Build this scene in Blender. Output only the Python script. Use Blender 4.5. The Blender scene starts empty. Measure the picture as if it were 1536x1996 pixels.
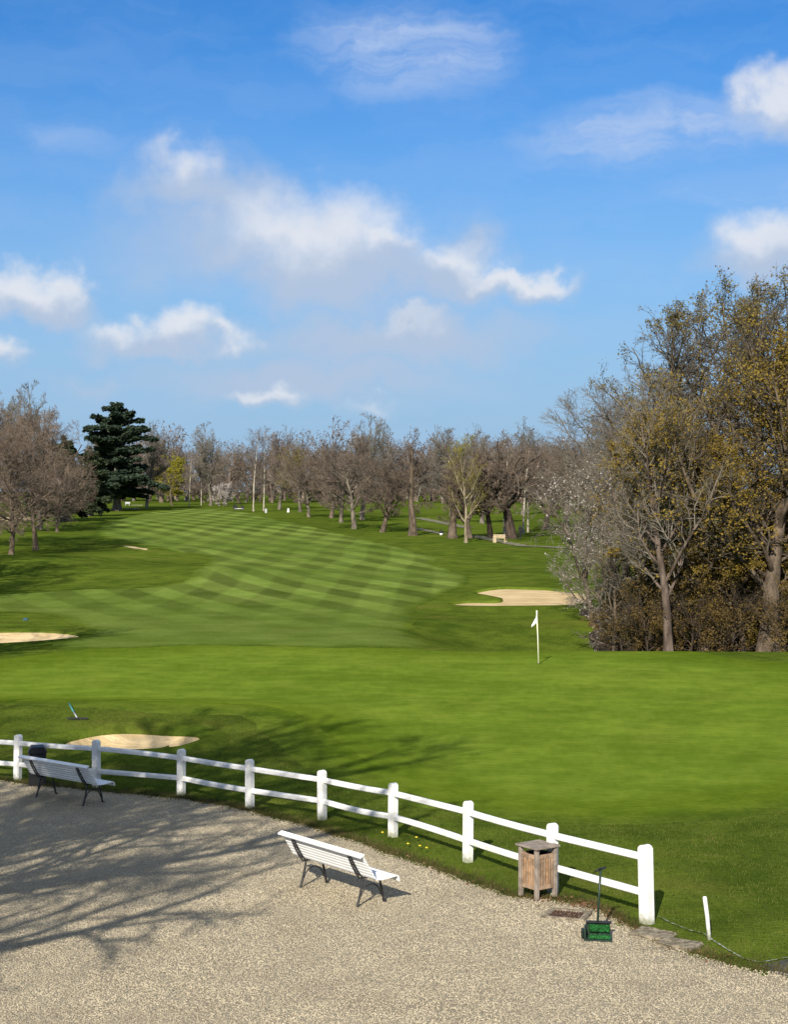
import bpy, bmesh, math, random
import numpy as np
from mathutils import Vector, Matrix
from mathutils.geometry import delaunay_2d_cdt

random.seed(7)
RNG = np.random.default_rng(11)
SC = bpy.context.scene
COL = SC.collection
R = math.radians

# ------------------------------------------------------------------ camera
F, CX, HY, EYE = 3028.0, 768.0, 1000.0, 5.5      # photo focal length, centre column, horizon row (px) and eye height (m)
cam_d = bpy.data.cameras.new('camera'); cam = bpy.data.objects.new('camera', cam_d); COL.objects.link(cam)
cam_d.sensor_fit = 'HORIZONTAL'; cam_d.sensor_width = 36.0; cam_d.lens = 36.0 * F / 1536.0
cam_d.clip_start = 0.5; cam_d.clip_end = 9000.0
cam.location = (0, 0, EYE); cam.rotation_euler = (R(90), 0, 0)
SC.camera = cam

# ------------------------------------------------------------------ exposure, sun, sky
SC.view_settings.view_transform = 'Standard'; SC.view_settings.look = 'None'
SC.view_settings.gamma = 1.0; SC.view_settings.use_curve_mapping = False
SC.view_settings.exposure = 0.74
SKY_STRENGTH = 0.07
SC.cycles.max_bounces = 5; SC.cycles.diffuse_bounces = 2; SC.cycles.glossy_bounces = 2
SUN_AZ, SUN_EL = R(15.0), R(30.0)               # the shadows run this far right of the view direction
sd = bpy.data.lights.new('sun', 'SUN'); sd.energy = 4.5; sd.angle = R(0.53); sd.color = (1.0, 0.93, 0.82)
sun = bpy.data.objects.new('sun', sd); COL.objects.link(sun)
TRAVEL = Vector((math.sin(SUN_AZ) * math.cos(SUN_EL), math.cos(SUN_AZ) * math.cos(SUN_EL), -math.sin(SUN_EL)))
sun.rotation_euler = TRAVEL.to_track_quat('-Z', 'Y').to_euler(); sun.location = (-20, -40, 40)

world = bpy.data.worlds.new('World'); SC.world = world; world.use_nodes = True
world.cycles.sampling_method = 'NONE'


class NT:
    """tiny helper for node trees"""
    def __init__(s, tree): s.t = tree
    def n(s, kind, **kw):
        nd = s.t.nodes.new(kind)
        for k, v in kw.items():
            if k == 'inp':
                for kk, vv in v.items():
                    if isinstance(vv, bpy.types.NodeSocket): s.t.links.new(vv, nd.inputs[kk])
                    else: nd.inputs[kk].default_value = vv
            else: setattr(nd, k, v)
        return nd
    def m(s, op, a, b=None, c=None, clamp=False):
        nd = s.t.nodes.new('ShaderNodeMath'); nd.operation = op; nd.use_clamp = clamp
        for i, v in enumerate((a, b, c)):
            if v is None: continue
            if isinstance(v, bpy.types.NodeSocket): s.t.links.new(v, nd.inputs[i])
            else: nd.inputs[i].default_value = v
        return nd.outputs[0]
    def ss(s, v, lo, hi, a=0.0, b=1.0):
        nd = s.t.nodes.new('ShaderNodeMapRange'); nd.interpolation_type = 'SMOOTHSTEP'
        s.t.links.new(v, nd.inputs[0])
        for i, q in enumerate((lo, hi, a, b)): nd.inputs[i + 1].default_value = q
        return nd.outputs[0]
    def mix(s, f, a, b, mode='MIX'):
        nd = s.t.nodes.new('ShaderNodeMix'); nd.data_type = 'RGBA'; nd.blend_type = mode
        for k, v in ((0, f), (6, a), (7, b)):
            if isinstance(v, bpy.types.NodeSocket): s.t.links.new(v, nd.inputs[k])
            elif k == 0: nd.inputs[0].default_value = v
            else: nd.inputs[k].default_value = (*v, 1) if len(v) == 3 else v
        return nd.outputs[2]
    def noise(s, vec, scale, detail=3.0, rough=0.55, out=0, dist=0.0):
        nd = s.n('ShaderNodeTexNoise', inp={'Scale': scale, 'Detail': detail, 'Roughness': rough, 'Distortion': dist})
        if vec is not None: s.t.links.new(vec, nd.inputs['Vector'])
        return nd.outputs[out]
    def link(s, a, b): s.t.links.new(a, b)


def px_dir(x, y):
    az = math.atan2(x - CX, F); el = math.atan2(HY - y, math.hypot(F, x - CX))
    return az, el


def build_sky():
    g = NT(world.node_tree); world.node_tree.nodes.clear()
    out = g.n('ShaderNodeOutputWorld'); bg = g.n('ShaderNodeBackground'); g.link(bg.outputs[0], out.inputs[0])
    bg.inputs[1].default_value = SKY_STRENGTH
    sky = g.n('ShaderNodeTexSky', sky_type='NISHITA'); sky.sun_disc = False
    sky.sun_elevation = SUN_EL; sky.sun_rotation = math.pi + SUN_AZ
    sky.air_density = 1.0; sky.dust_density = 0.2; sky.ozone_density = 4.0; sky.altitude = 100
    hs = g.n('ShaderNodeHueSaturation', inp={'Hue': 0.505, 'Saturation': 1.30, 'Value': 1.0, 'Color': sky.outputs[0]})
    tc = g.n('ShaderNodeTexCoord'); sep = g.n('ShaderNodeSeparateXYZ', inp={0: tc.outputs['Generated']})
    az = g.m('ARCTAN2', sep.outputs[0], sep.outputs[1]); el = g.m('ARCSINE', sep.outputs[2])
    comb = g.n('ShaderNodeCombineXYZ', inp={0: az, 1: el, 2: 0.0}).outputs[0]
    n1 = g.noise(comb, 26.0, 6.0, 0.54, out=1)
    a_ = g.n('ShaderNodeVectorMath', operation='SUBTRACT', inp={0: n1, 1: (0.5, 0.5, 0.5)}).outputs[0]
    p = g.n('ShaderNodeVectorMath', operation='MULTIPLY_ADD', inp={0: a_, 1: (0.080, 0.056, 0), 2: comb}).outputs[0]

    def field(blobs, p=p):
        """soft union of ellipses given as (column, row, half width, half height, weight) in the photo"""
        acc = None
        for (x, y, w, h, wt) in blobs:
            a0, e0 = px_dir(x, y)
            q = p if acc is None else g.n('ShaderNodeVectorMath', operation='MULTIPLY_ADD', inp={0: acc, 1: (1e-7, 0, 0), 2: p}).outputs[0]
            d = g.n('ShaderNodeVectorMath', operation='MULTIPLY_ADD', inp={0: q, 1: (F / w, F / h, 0), 2: (-a0 * F / w, -e0 * F / h, 0)}).outputs[0]
            ln = g.n('ShaderNodeVectorMath', operation='LENGTH', inp={0: d}).outputs[1]
            v = g.m('MULTIPLY_ADD', ln, -wt, wt)
            acc = v if acc is None else g.m('MAXIMUM', acc, v)
        return acc
    white = [(615, 465, 220, 92, 1.0), (510, 455, 120, 70, .75), (745, 480, 90, 48, .9), (880, 520, 110, 52, .9), (1010, 548, 140, 32, 1.0),
             (345, 345, 105, 62, .75), (40, 572, 130, 48, 1.0), (125, 560, 65, 48, 1.0), (235, 648, 105, 34, .8), (350, 648, 95, 46, 1.0), (440, 660, 70, 32, .8),
             (0, 690, 60, 36, .9), (800, 632, 130, 30, .6), (530, 778, 90, 26, .8), (720, 797, 95, 20, .55), (1500, 480, 130, 64, 1.1), (1520, 200, 85, 62, 1.0)]
    grey = [(660, 540, 250, 75, .75), (400, 390, 240, 90, .5), (930, 470, 90, 60, .4), (860, 560, 200, 50, .6), (300, 675, 190, 34, .55), (70, 600, 150, 40, .6),
            (760, 655, 380, 75, .62), (600, 735, 420, 60, .55), (420, 480, 300, 110, .42), (1500, 530, 160, 50, .6), (180, 745, 130, 30, .3), (1560, 240, 90, 60, .4)]
    white = [(x, y, w * 1.32, h * 1.36, t) for x, y, w, h, t in white]
    tone = g.ss(field([(x, y - h * .42, w, h, t) for x, y, w, h, t in white]), 0.02, 0.72)       # lit tops, grey undersides
    dw = g.ss(field(white), 0.0, 0.78, 0.0, 1.0); dw = g.m('MULTIPLY', dw, g.m('MULTIPLY_ADD', tone, .42, .52))
    dg = g.ss(field([(x, y, w * 1.15, h * 1.2, t) for x, y, w, h, t in grey]), 0.0, 0.50, 0.0, 0.85)
    # unseen cloud outside this stretch of sky, cover raised to whiten the fill light
    st = g.n('ShaderNodeVectorMath', operation='MULTIPLY', inp={0: p, 1: (3.2, 11.0, 0)}).outputs[0]
    gen = g.noise(st, 1.7, 4.0, 0.6)
    away = g.ss(g.m('ABSOLUTE', az), 0.28, 0.42)
    dw = g.m('MAXIMUM', dw, g.m('MULTIPLY', g.ss(gen, 0.42, 0.60), away)); dg = g.m('MAXIMUM', dg, g.m('MULTIPLY', g.ss(gen, 0.34, 0.52, 0.0, .8), away))
    # thin high streaks
    cf = g.ss(field([(790, 100, 330, 130, .9), (1290, 265, 420, 110, .85), (1480, 360, 280, 70, .8), (120, 270, 320, 80, .35)], g.n('ShaderNodeVectorMath', operation='MULTIPLY_ADD', inp={0: a_, 1: (0.05, 0.02, 0), 2: comb}).outputs[0]), 0.0, 0.7)
    cs = g.n('ShaderNodeVectorMath', operation='MULTIPLY_ADD', inp={0: comb, 1: (5.0, 24.0, 0), 2: (g.n('ShaderNodeVectorMath', operation='MULTIPLY', inp={0: a_, 1: (.5, .8, 0)}).outputs[0])}).outputs[0]
    ci = g.m('MULTIPLY', g.m('MAXIMUM', g.m('MULTIPLY', cf, .80), .13), g.ss(g.noise(cs, 1.5, 5.0, .62), 0.34, 0.70, 0.22, 1.0))
    k = 1.0 / (SKY_STRENGTH * 2 ** SC.view_settings.exposure)
    col = lambda r, gg, b: (r * k, gg * k, b * k)
    veil = g.ss(el, 0.325, 0.0, 0.0, 0.96)
    base = g.mix(1.0, hs.outputs[0], (0.68, 0.98, 1.10), 'MULTIPLY')
    base = g.mix(veil, base, col(.31, .475, .70))
    base = g.mix(ci, base, col(.50, .62, .86))
    base = g.mix(dg, base, col(.46, .56, .73))
    bil = g.ss(g.n('ShaderNodeSeparateColor', inp={0: n1}).outputs[2], .3, .7, -.16, .16)
    cc = g.mix(g.m('ADD', tone, bil, clamp=True), col(.50, .58, .72), col(.80, .82, .87))
    base = g.mix(g.m('MULTIPLY', dw, .93), base, cc)
    g.link(base, bg.inputs[0])


build_sky()

# ------------------------------------------------------------------ terrain heights
_py = np.array([-200, 0, 55, 60, 65, 75, 85, 95, 105, 120, 135, 155, 180, 205, 230, 260, 290, 325, 360, 400, 450, 520, 620, 800, 1200, 2500, 6000], float)
_pz = np.array([0, 0, 0, 0, 0, -.08, -.10, .08, .30, .68, 1.06, 1.72, 2.5, 3.28, 4.0, 4.76, 5.5, 6.4, 7.3, 8.2, 9.1, 10.2, 12.4, 16.0, 14.0, 8.0, 5.0])
_ty = np.arange(-200, 6000, 1.0); _tz = np.interp(_ty, _py, _pz)
_k = np.exp(-0.5 * (np.arange(-12, 13) / 5.0) ** 2); _k /= _k.sum(); _tz = np.convolve(np.pad(_tz, 12, 'edge'), _k, 'valid')


def sst(x, a, b):
    t = np.clip((x - a) / (b - a), 0, 1); return t * t * (3 - 2 * t)


PITS = [(-6.45, 38.1, 1.75, 1.6, .42), (-18.2, 69.5, 4.3, 4.2, .55)]     # bunker hollows: centre, radii, depth


def H(X, Y):
    X = np.asarray(X, float); Y = np.asarray(Y, float)
    z = np.interp(Y, _ty, _tz)
    z = z - 1.15 * sst(X, -1.5, 5.5) * np.exp(-((Y - 71.5) / 6.0) ** 2)               # hollow behind the green
    z = z + 0.55 * sst(X, 3, 7) * np.exp(-((Y - 97) / 6.0) ** 2)                      # bank above the right bunker
    z = z + 0.9 * np.exp(-((X + 33) / 9) ** 2 - ((Y - 128) / 13) ** 2)                # hummocks on the left
    z = z + 0.6 * np.exp(-((X + 14) / 6) ** 2 - ((Y - 118) / 9) ** 2)
    z = z + 0.35 * np.exp(-((X + 22) / 5) ** 2 - ((Y - 150) / 7) ** 2)
    z = z + 0.12 * np.sin(X * .11 + 1) * np.sin(Y * .083) * sst(Y, 66, 110)
    z = z + 0.30 * np.exp(-((X + 7) / 5.5) ** 2 - ((Y - 42.5) / 2.2) ** 2)             # ridge behind the front bunker
    z = z - 0.10 * sst(Y, 31, 34) * (1 - sst(Y, 36, 41)) * sst(-X, 2, 5)
    for cx, cy, rx, ry, dp in PITS:
        e = np.sqrt(((X - cx) / rx) ** 2 + ((Y - cy) / ry) ** 2)
        z = z - dp * (1 - sst(e, 0.55, 1.12))
    return z


def ground(px, py, y0=12.0, y1=1500.0):
    """photo pixel -> point on the terrain"""
    a, b = (px - CX) / F, (HY - py) / F
    ys = np.concatenate([np.arange(y0, 130, .05), np.arange(130, y1, .25)])
    hit = np.nonzero(H(a * ys, ys) >= EYE + b * ys)[0]
    y = ys[hit[0]] if len(hit) else y1
    return Vector((a * y, y, float(H(a * y, y))))


def at(px, Y, dz=0.0):
    x = (px - CX) / F * Y
    return Vector((x, Y, float(H(x, Y)) + dz))


# ------------------------------------------------------------------ mesh helpers
def mesh_np(name, verts, faces, smooth=False):
    """verts (n,3); faces: list of integer arrays, each (m,k)"""
    me = bpy.data.meshes.new(name)
    verts = np.asarray(verts, np.float32)
    if not isinstance(faces, (list, tuple)): faces = [faces]
    faces = [np.asarray(f, np.int32) for f in faces if len(f)]
    loops = np.concatenate([f.ravel() for f in faces]) if faces else np.zeros(0, np.int32)
    tot = np.concatenate([np.full(len(f), f.shape[1], np.int32) for f in faces]) if faces else np.zeros(0, np.int32)
    me.vertices.add(len(verts)); me.vertices.foreach_set('co', verts.ravel())
    me.loops.add(len(loops)); me.loops.foreach_set('vertex_index', loops)
    me.polygons.add(len(tot))
    st = np.zeros(len(tot), np.int32)
    if len(tot): st[1:] = np.cumsum(tot)[:-1]
    me.polygons.foreach_set('loop_start', st)
    me.polygons.foreach_set('use_smooth', np.full(len(tot), smooth))
    me.update(calc_edges=True); me.validate()
    return me


def link(name, me, m=None, parent=None):
    o = bpy.data.objects.new(name, me); COL.objects.link(o)
    if m is not None and me is not None and len(me.materials) == 0: me.materials.append(m)
    if parent is not None: o.parent = parent
    return o


def tag(o, label=None, cat=None, group=None, kind=None):
    if label: o['label'] = label
    if cat: o['category'] = cat
    if group: o['group'] = group
    if kind: o['kind'] = kind
    return o


def thing(name, label, cat, loc=(0, 0, 0), rz=0.0, group=None, scale=1.0):
    o = bpy.data.objects.new(name, None); COL.objects.link(o); o.empty_display_size = .2
    o.location = loc; o.rotation_euler = (0, 0, rz); o.scale = (scale,) * 3 if not hasattr(scale, '__len__') else scale
    return tag(o, label, cat, group)


def bm_mesh(bm, name, smooth=False):
    me = bpy.data.meshes.new(name)
    bmesh.ops.recalc_face_normals(bm, faces=bm.faces)
    bm.to_mesh(me); bm.free()
    if smooth:
        for p in me.polygons: p.use_smooth = True
    return me


def box_bm(bm, c, s, rot=None, bevel=0.0):
    M = Matrix.Translation(Vector(c)) @ (rot.to_4x4() if rot is not None else Matrix.Identity(4)) @ Matrix.Diagonal((*s, 1))
    r = bmesh.ops.create_cube(bm, size=1.0, matrix=M)
    if bevel:
        es = {e for v in r['verts'] for e in v.link_edges}
        bmesh.ops.bevel(bm, geom=list(es), offset=bevel, segments=1, affect='EDGES')
    return r


def box_me(name, c, s, rot=None, bevel=0.0):
    bm = bmesh.new(); box_bm(bm, c, s, rot, bevel); return bm_mesh(bm, name)


def prism_bm(bm, prof, axis_len, frame):
    """extrude a 2d profile (list of (a,b)) along the third axis, centred; frame: 3 vectors (a,b,extrude) + origin"""
    A, B, E, O = frame
    n = len(prof)
    v0 = [bm.verts.new(O + A * a + B * b - E * (axis_len / 2)) for a, b in prof]
    v1 = [bm.verts.new(O + A * a + B * b + E * (axis_len / 2)) for a, b in prof]
    bm.faces.new(v0); bm.faces.new(list(reversed(v1)))
    for i in range(n): bm.faces.new((v0[i], v0[(i + 1) % n], v1[(i + 1) % n], v1[i]))


def tubes(pts, rad, m):
    """pts (N,S,3), rad (N,S) -> verts, quads"""
    N, S, _ = pts.shape
    d = pts[:, -1] - pts[:, 0]; d /= np.linalg.norm(d, axis=1, keepdims=True) + 1e-9
    ref = np.where(np.abs(d[:, 2:3]) > .8, np.array([[1., 0, 0]]), np.array([[0, 0, 1.]]))
    a = np.cross(d, ref); a /= np.linalg.norm(a, axis=1, keepdims=True) + 1e-9
    b = np.cross(d, a)
    th = np.arange(m) / m * 2 * np.pi
    ring = a[:, None, :] * np.cos(th)[None, :, None] + b[:, None, :] * np.sin(th)[None, :, None]
    v = pts[:, :, None, :] + rad[:, :, None, None] * ring[:, None, :, :]
    i = np.arange(N * S * m).reshape(N, S, m)
    q = np.stack([i[:, :-1], np.roll(i, -1, 2)[:, :-1], np.roll(i, -1, 2)[:, 1:], i[:, 1:]], -1).reshape(-1, 4)
    return v.reshape(-1, 3), q


def tube_me(name, polylines, m=6, smooth=True, caps=True):
    """polylines: list of (points, radius or radii) joined as one mesh"""
    V, Q, T, o = [], [], [], 0
    for p, r in polylines:
        p = np.asarray(p, float)
        # frames along the line
        rr = np.full(len(p), r) if np.isscalar(r) else np.asarray(r, float)
        t = np.gradient(p, axis=0); t /= np.linalg.norm(t, axis=1, keepdims=True) + 1e-9
        ref = np.array([1., 0, 0]) if abs(t[:, 0]).max() < .7 else np.array([0, 0, 1.]) if abs(t[:, 2]).max() < .95 else np.array([0, 1., 0])
        a = np.cross(t, ref); a /= np.linalg.norm(a, axis=1, keepdims=True) + 1e-9; b = np.cross(t, a)
        th = (np.arange(m) + .5) / m * 2 * np.pi
        v = p[:, None] + rr[:, None, None] * (a[:, None] * np.cos(th)[None, :, None] + b[:, None] * np.sin(th)[None, :, None])
        i = np.arange(len(p) * m).reshape(len(p), m) + o
        Q.append(np.stack([i[:-1], np.roll(i, -1, 1)[:-1], np.roll(i, -1, 1)[1:], i[1:]], -1).reshape(-1, 4))
        V.append(v.reshape(-1, 3))
        if caps:
            for row, e, s in ((i[0], p[0], 1), (i[-1], p[-1], -1)):
                c = o + len(p) * m + (0 if s == 1 else 1)
                nx = np.roll(row, -1); tr = np.stack([row, nx, np.full(m, c)], -1)
                T.append(tr[:, ::-1] if s == 1 else tr)
            V.append(np.array([p[0], p[-1]])); o += 2
        o += len(p) * m
    return mesh_np(name, np.concatenate(V), [np.concatenate(Q)] + ([np.concatenate(T)] if T else []), smooth)


def smooth_loop(pts, n=6, jit=0.0):
    """closed Catmull-Rom through 2d points"""
    P = np.asarray(pts, float); out = []
    for i in range(len(P)):
        p0, p1, p2, p3 = P[i - 1], P[i], P[(i + 1) % len(P)], P[(i + 2) % len(P)]
        for t in np.arange(n) / n:
            out.append(.5 * ((2 * p1) + (-p0 + p2) * t + (2 * p0 - 5 * p1 + 4 * p2 - p3) * t * t + (-p0 + 3 * p1 - 3 * p2 + p3) * t ** 3))
    out = np.array(out)
    if jit: out += RNG.normal(0, jit, out.shape)
    return out


def inside(poly, X, Y):
    r = np.zeros(X.shape, bool); n = len(poly)
    for i in range(n):
        x1, y1 = poly[i]; x2, y2 = poly[(i + 1) % n]
        if y1 == y2: continue
        c = ((y1 > Y) != (y2 > Y)) & (X < (x2 - x1) * (Y - y1) / (y2 - y1) + x1)
        r ^= c
    return r


def sheet(name, poly, step, lift, m, hf=H, rimz=.003, rimw=1.6, far=0.0):
    """a sheet draped on the terrain inside a closed outline"""
    poly = np.asarray(poly, float)
    xs = np.arange(poly[:, 0].min(), poly[:, 0].max(), step); ys = np.arange(poly[:, 1].min(), poly[:, 1].max(), step)
    gx, gy = np.meshgrid(xs, ys); gx = gx.ravel() + RNG.uniform(-.2, .2, gx.size) * step; gy = gy.ravel() + RNG.uniform(-.2, .2, gy.size) * step
    k = inside(poly, gx, gy); gx, gy = gx[k], gy[k]
    pts = [Vector((float(a), float(b))) for a, b in poly] + [Vector((float(a), float(b))) for a, b in zip(gx, gy)]
    n = len(poly)
    r = delaunay_2d_cdt(pts, [(i, (i + 1) % n) for i in range(n)], [list(range(n))], 1, 1e-5)
    v = np.array([(p.x, p.y) for p in r[0]])
    nb = np.zeros(len(v)); src = r[3]
    for q in range(len(v)):
        if any(k < n for k in src[q]): nb[q] = 1
    z = hf(v[:, 0], v[:, 1]) + np.where(nb > 0, rimz, lift)
    f = np.array([t for t in r[2] if len(t) == 3])
    c = np.cross(v[f[:, 1]] - v[f[:, 0]], v[f[:, 2]] - v[f[:, 0]]); f[c < 0] = f[c < 0][:, ::-1]
    me = mesh_np(name, np.column_stack([v, z]), f, True)
    d_ = np.concatenate([np.sqrt(((v[k:k + 500, None] - poly[None]) ** 2).sum(-1).min(1)) for k in range(0, len(v), 500)]) if rimw else 1 - nb
    at_ = me.attributes.new('inner', 'FLOAT', 'POINT'); at_.data.foreach_set('value', np.clip(d_ / ((rimw or 1) * (1 + far * np.maximum(0, v[:, 1] - 30))), 0, 1).astype(np.float32))
    return link(name, me, m)


def px_poly(pts):
    return np.array([(g.x, g.y) for g in (ground(*p) for p in pts)])


# ------------------------------------------------------------------ materials
def mat(name, rough=.8, spec=.3):
    m = bpy.data.materials.new(name); m.use_nodes = True
    g = NT(m.node_tree); b = m.node_tree.nodes['Principled BSDF']
    b.inputs['Roughness'].default_value = rough; b.inputs['Specular IOR Level'].default_value = spec
    return m, g, b


def plain(name, col, rough=.7, spec=.3, var=.15, scale=8.0, metal=0.0, bump=0.0):
    m, g, b = mat(name, rough, spec)
    tc = g.n('ShaderNodeTexCoord').outputs['Object']
    n = g.noise(tc, scale, 5.0, .6)
    c2 = tuple(max(0, c * (1 - 2 * var)) for c in col); c1 = tuple(min(1, c * (1 + var)) for c in col)
    g.link(g.mix(g.ss(n, .3, .7), c2, c1), b.inputs['Base Color']); b.inputs['Metallic'].default_value = metal
    if bump:
        bp = g.n('ShaderNodeBump', inp={'Strength': bump, 'Distance': .01, 'Height': g.noise(tc, scale * 6, 4.0)})
        g.link(bp.outputs[0], b.inputs['Normal'])
    return m


def grass_mat(name, dark, light, dry, big=.05, stripes=None, bump=.6, fine=9.0, dryamt=.5, fade=None, rim=None):
    m, g, b = mat(name, .95, 0.0)
    pos = g.n('ShaderNodeNewGeometry').outputs['Position']
    n_big = g.noise(pos, big, 4.0, .55); n_mid = g.noise(pos, big * 9, 5.0, .62); n_fine = g.noise(pos, fine, 4.0, .7)
    f = g.m('ADD', g.m('MULTIPLY', n_big, .34), g.m('ADD', g.m('MULTIPLY', n_mid, .44), g.m('MULTIPLY', n_fine, .28)))
    c = g.mix(g.ss(f, .41, .66), dark, light)
    d = g.m('MULTIPLY', g.ss(g.noise(pos, big * 3.3 + .013, 5.0, .6), .52, .74), dryamt)
    d = g.m('MULTIPLY', d, g.ss(n_fine, .3, .7, .5, 1.0))
    c = g.mix(d, c, dry)
    if stripes:
        sp = g.n('ShaderNodeSeparateXYZ', inp={0: pos}); k = None
        wob = g.m('MULTIPLY', g.m('SUBTRACT', g.noise(pos, .03, 2.0), .5), 2.6)
        for (ang, per, amp, off) in stripes:
            u = g.m('ADD', g.m('ADD', g.m('MULTIPLY', sp.outputs[0], math.cos(ang)), g.m('MULTIPLY', sp.outputs[1], math.sin(ang))), g.m('ADD', wob, off))
            s = g.m('MULTIPLY', g.ss(g.m('SINE', g.m('MULTIPLY', u, 2 * math.pi / per)), -.35, .35, -1.0, 1.0), amp)
            k = s if k is None else g.m('ADD', k, s)
        k = g.m('MULTIPLY', k, g.ss(g.noise(pos, .018, 2.0), .35, .60, .35, 1.15))
        if fade: k = g.m('MULTIPLY', k, g.ss(sp.outputs[1], fade[0], fade[1], .12, 1.0))
        k = g.m('ADD', k, 1.0)
        c = g.mix(1.0, c, g.n('ShaderNodeCombineColor', inp={0: k, 1: k, 2: k}).outputs[0], 'MULTIPLY')
    if rim:                                   # the cut changes gradually into the longer grass around it
        at_ = g.n('ShaderNodeAttribute', attribute_name='inner').outputs['Fac']
        q = g.m('ADD', at_, g.m('MULTIPLY', g.m('SUBTRACT', g.noise(pos, 2.2, 4.0, .7), .5), .9))
        rc = g.mix(g.ss(f, .41, .66), rim[0], rim[1]); c = g.mix(g.ss(q, .05, .95), rc, c)
    g.link(c, b.inputs['Base Color'])
    hgt = g.m('ADD', g.noise(pos, fine * 2.2, 3.0, .7), g.m('MULTIPLY', n_mid, 1.5))
    bp = g.n('ShaderNodeBump', inp={'Strength': bump, 'Distance': .05, 'Height': hgt}); g.link(bp.outputs[0], b.inputs['Normal'])
    return m


M = {}
RO = ((.042, .068, .008), (.104, .142, .017)); AP = ((.070, .110, .008), (.114, .158, .015))
M['rough'] = grass_mat('rough_grass', *RO, (.15, .130, .030), big=.07, fine=7.0, dryamt=.55, bump=.9)
M['fairway'] = grass_mat('fairway_grass', (.078, .117, .017), (.128, .170, .034), (.155, .17, .048), big=.035, fine=5.0, dryamt=.35, bump=.4,
                         fade=(68, 105), stripes=[(R(23), 4.1, .22, 0), (R(-2), 4.6, .14, 1.0)], rim=RO)
M['green'] = grass_mat('putting_green_grass', (.086, .136, .012), (.142, .196, .021), (.165, .194, .03), big=.11, fine=4.0, dryamt=.45, bump=.3,
                       stripes=[(R(63), 5.2, .04, 0), (R(-20), 3.1, .03, 0)], rim=AP)
M['apron'] = grass_mat('apron_grass', *AP, (.135, .15, .018), big=.12, fine=7.0, dryamt=.4, bump=.4, rim=RO)


def sand_mat():
    m, g, b = mat('bunker_sand', .95, .1)
    pos = g.n('ShaderNodeNewGeometry').outputs['Position']
    st = g.n('ShaderNodeVectorMath', operation='MULTIPLY', inp={0: pos, 1: (.6, 2.2, 1)}).outputs[0]
    c = g.mix(g.ss(g.noise(st, 1.2, 5.0), .3, .7), (.42, .31, .155), (.57, .44, .25))
    g.link(c, b.inputs['Base Color'])
    bp = g.n('ShaderNodeBump', inp={'Strength': .8, 'Distance': .06, 'Height': g.m('ADD', g.noise(pos, 3.0, 5.0), g.noise(st, 6.0, 3.0))}); g.link(bp.outputs[0], b.inputs['Normal'])
    return m


def gravel_mat():
    m, g, b = mat('gravel_bed', .95, .15)
    pos = g.n('ShaderNodeNewGeometry').outputs['Position']
    vo = g.n('ShaderNodeTexVoronoi', inp={'Scale': 48.0, 'Vector': pos})
    w = g.n('ShaderNodeSeparateColor', inp={0: vo.outputs['Color']}).outputs[0]
    c = g.mix(w, (.22, .187, .127), (.40, .347, .25))
    c = g.mix(g.ss(g.noise(pos, .9, 4.0, .6), .45, .75, 0, .35), c, (.20, .155, .10))
    g.link(c, b.inputs['Base Color'])
    hh = g.m('SUBTRACT', 1.0, vo.outputs['Distance'])
    bp = g.n('ShaderNodeBump', inp={'Strength': 1.0, 'Distance': .02, 'Height': hh}); g.link(bp.outputs[0], b.inputs['Normal'])
    return m


def pebble_mat():
    m, g, b = mat('pebble', .85, .25)
    r = g.n('ShaderNodeObjectInfo').outputs['Random']
    cr = g.n('ShaderNodeValToRGB', inp={0: r}); e = cr.color_ramp.elements
    e[0].color = (.29, .243, .168, 1); e[1].color = (.53, .47, .345, 1)
    for p, c in ((.25, (.365, .31, .213)), (.55, (.42, .36, .252)), (.8, (.47, .40, .275))):
        q = e.new(p); q.color = (*c, 1)
    pos = g.n('ShaderNodeNewGeometry').outputs['Position']
    v = g.m('MULTIPLY', g.ss(g.noise(pos, .55, 4.0, .6), .3, .7, .84, 1.10), g.ss(g.noise(pos, 2.6, 3.0, .6), .3, .7, .90, 1.08))
    g.link(g.mix(1.0, cr.outputs[0], g.n('ShaderNodeCombineColor', inp={0: v, 1: v, 2: v}).outputs[0], 'MULTIPLY'), b.inputs['Base Color'])
    return m


def bark_mat(name, dark, light, scale=3.0):
    m, g, b = mat(name, .9, .15)
    tc = g.n('ShaderNodeTexCoord').outputs['Object']
    st = g.n('ShaderNodeVectorMath', operation='MULTIPLY', inp={0: tc, 1: (1, 1, .35)}).outputs[0]
    n = g.noise(st, scale, 6.0, .65)
    oi = g.n('ShaderNodeObjectInfo').outputs['Random']
    c = g.mix(g.ss(n, .35, .65), dark, light)
    v = g.m('ADD', .86, g.m('MULTIPLY', oi, .28))
    c = g.mix(1.0, c, g.n('ShaderNodeCombineColor', inp={0: v, 1: v, 2: v}).outputs[0], 'MULTIPLY')
    g.link(c, b.inputs['Base Color'])
    bp = g.n('ShaderNodeBump', inp={'Strength': .8, 'Distance': .04, 'Height': g.noise(st, scale * 5, 4.0)}); g.link(bp.outputs[0], b.inputs['Normal'])
    return m


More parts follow.
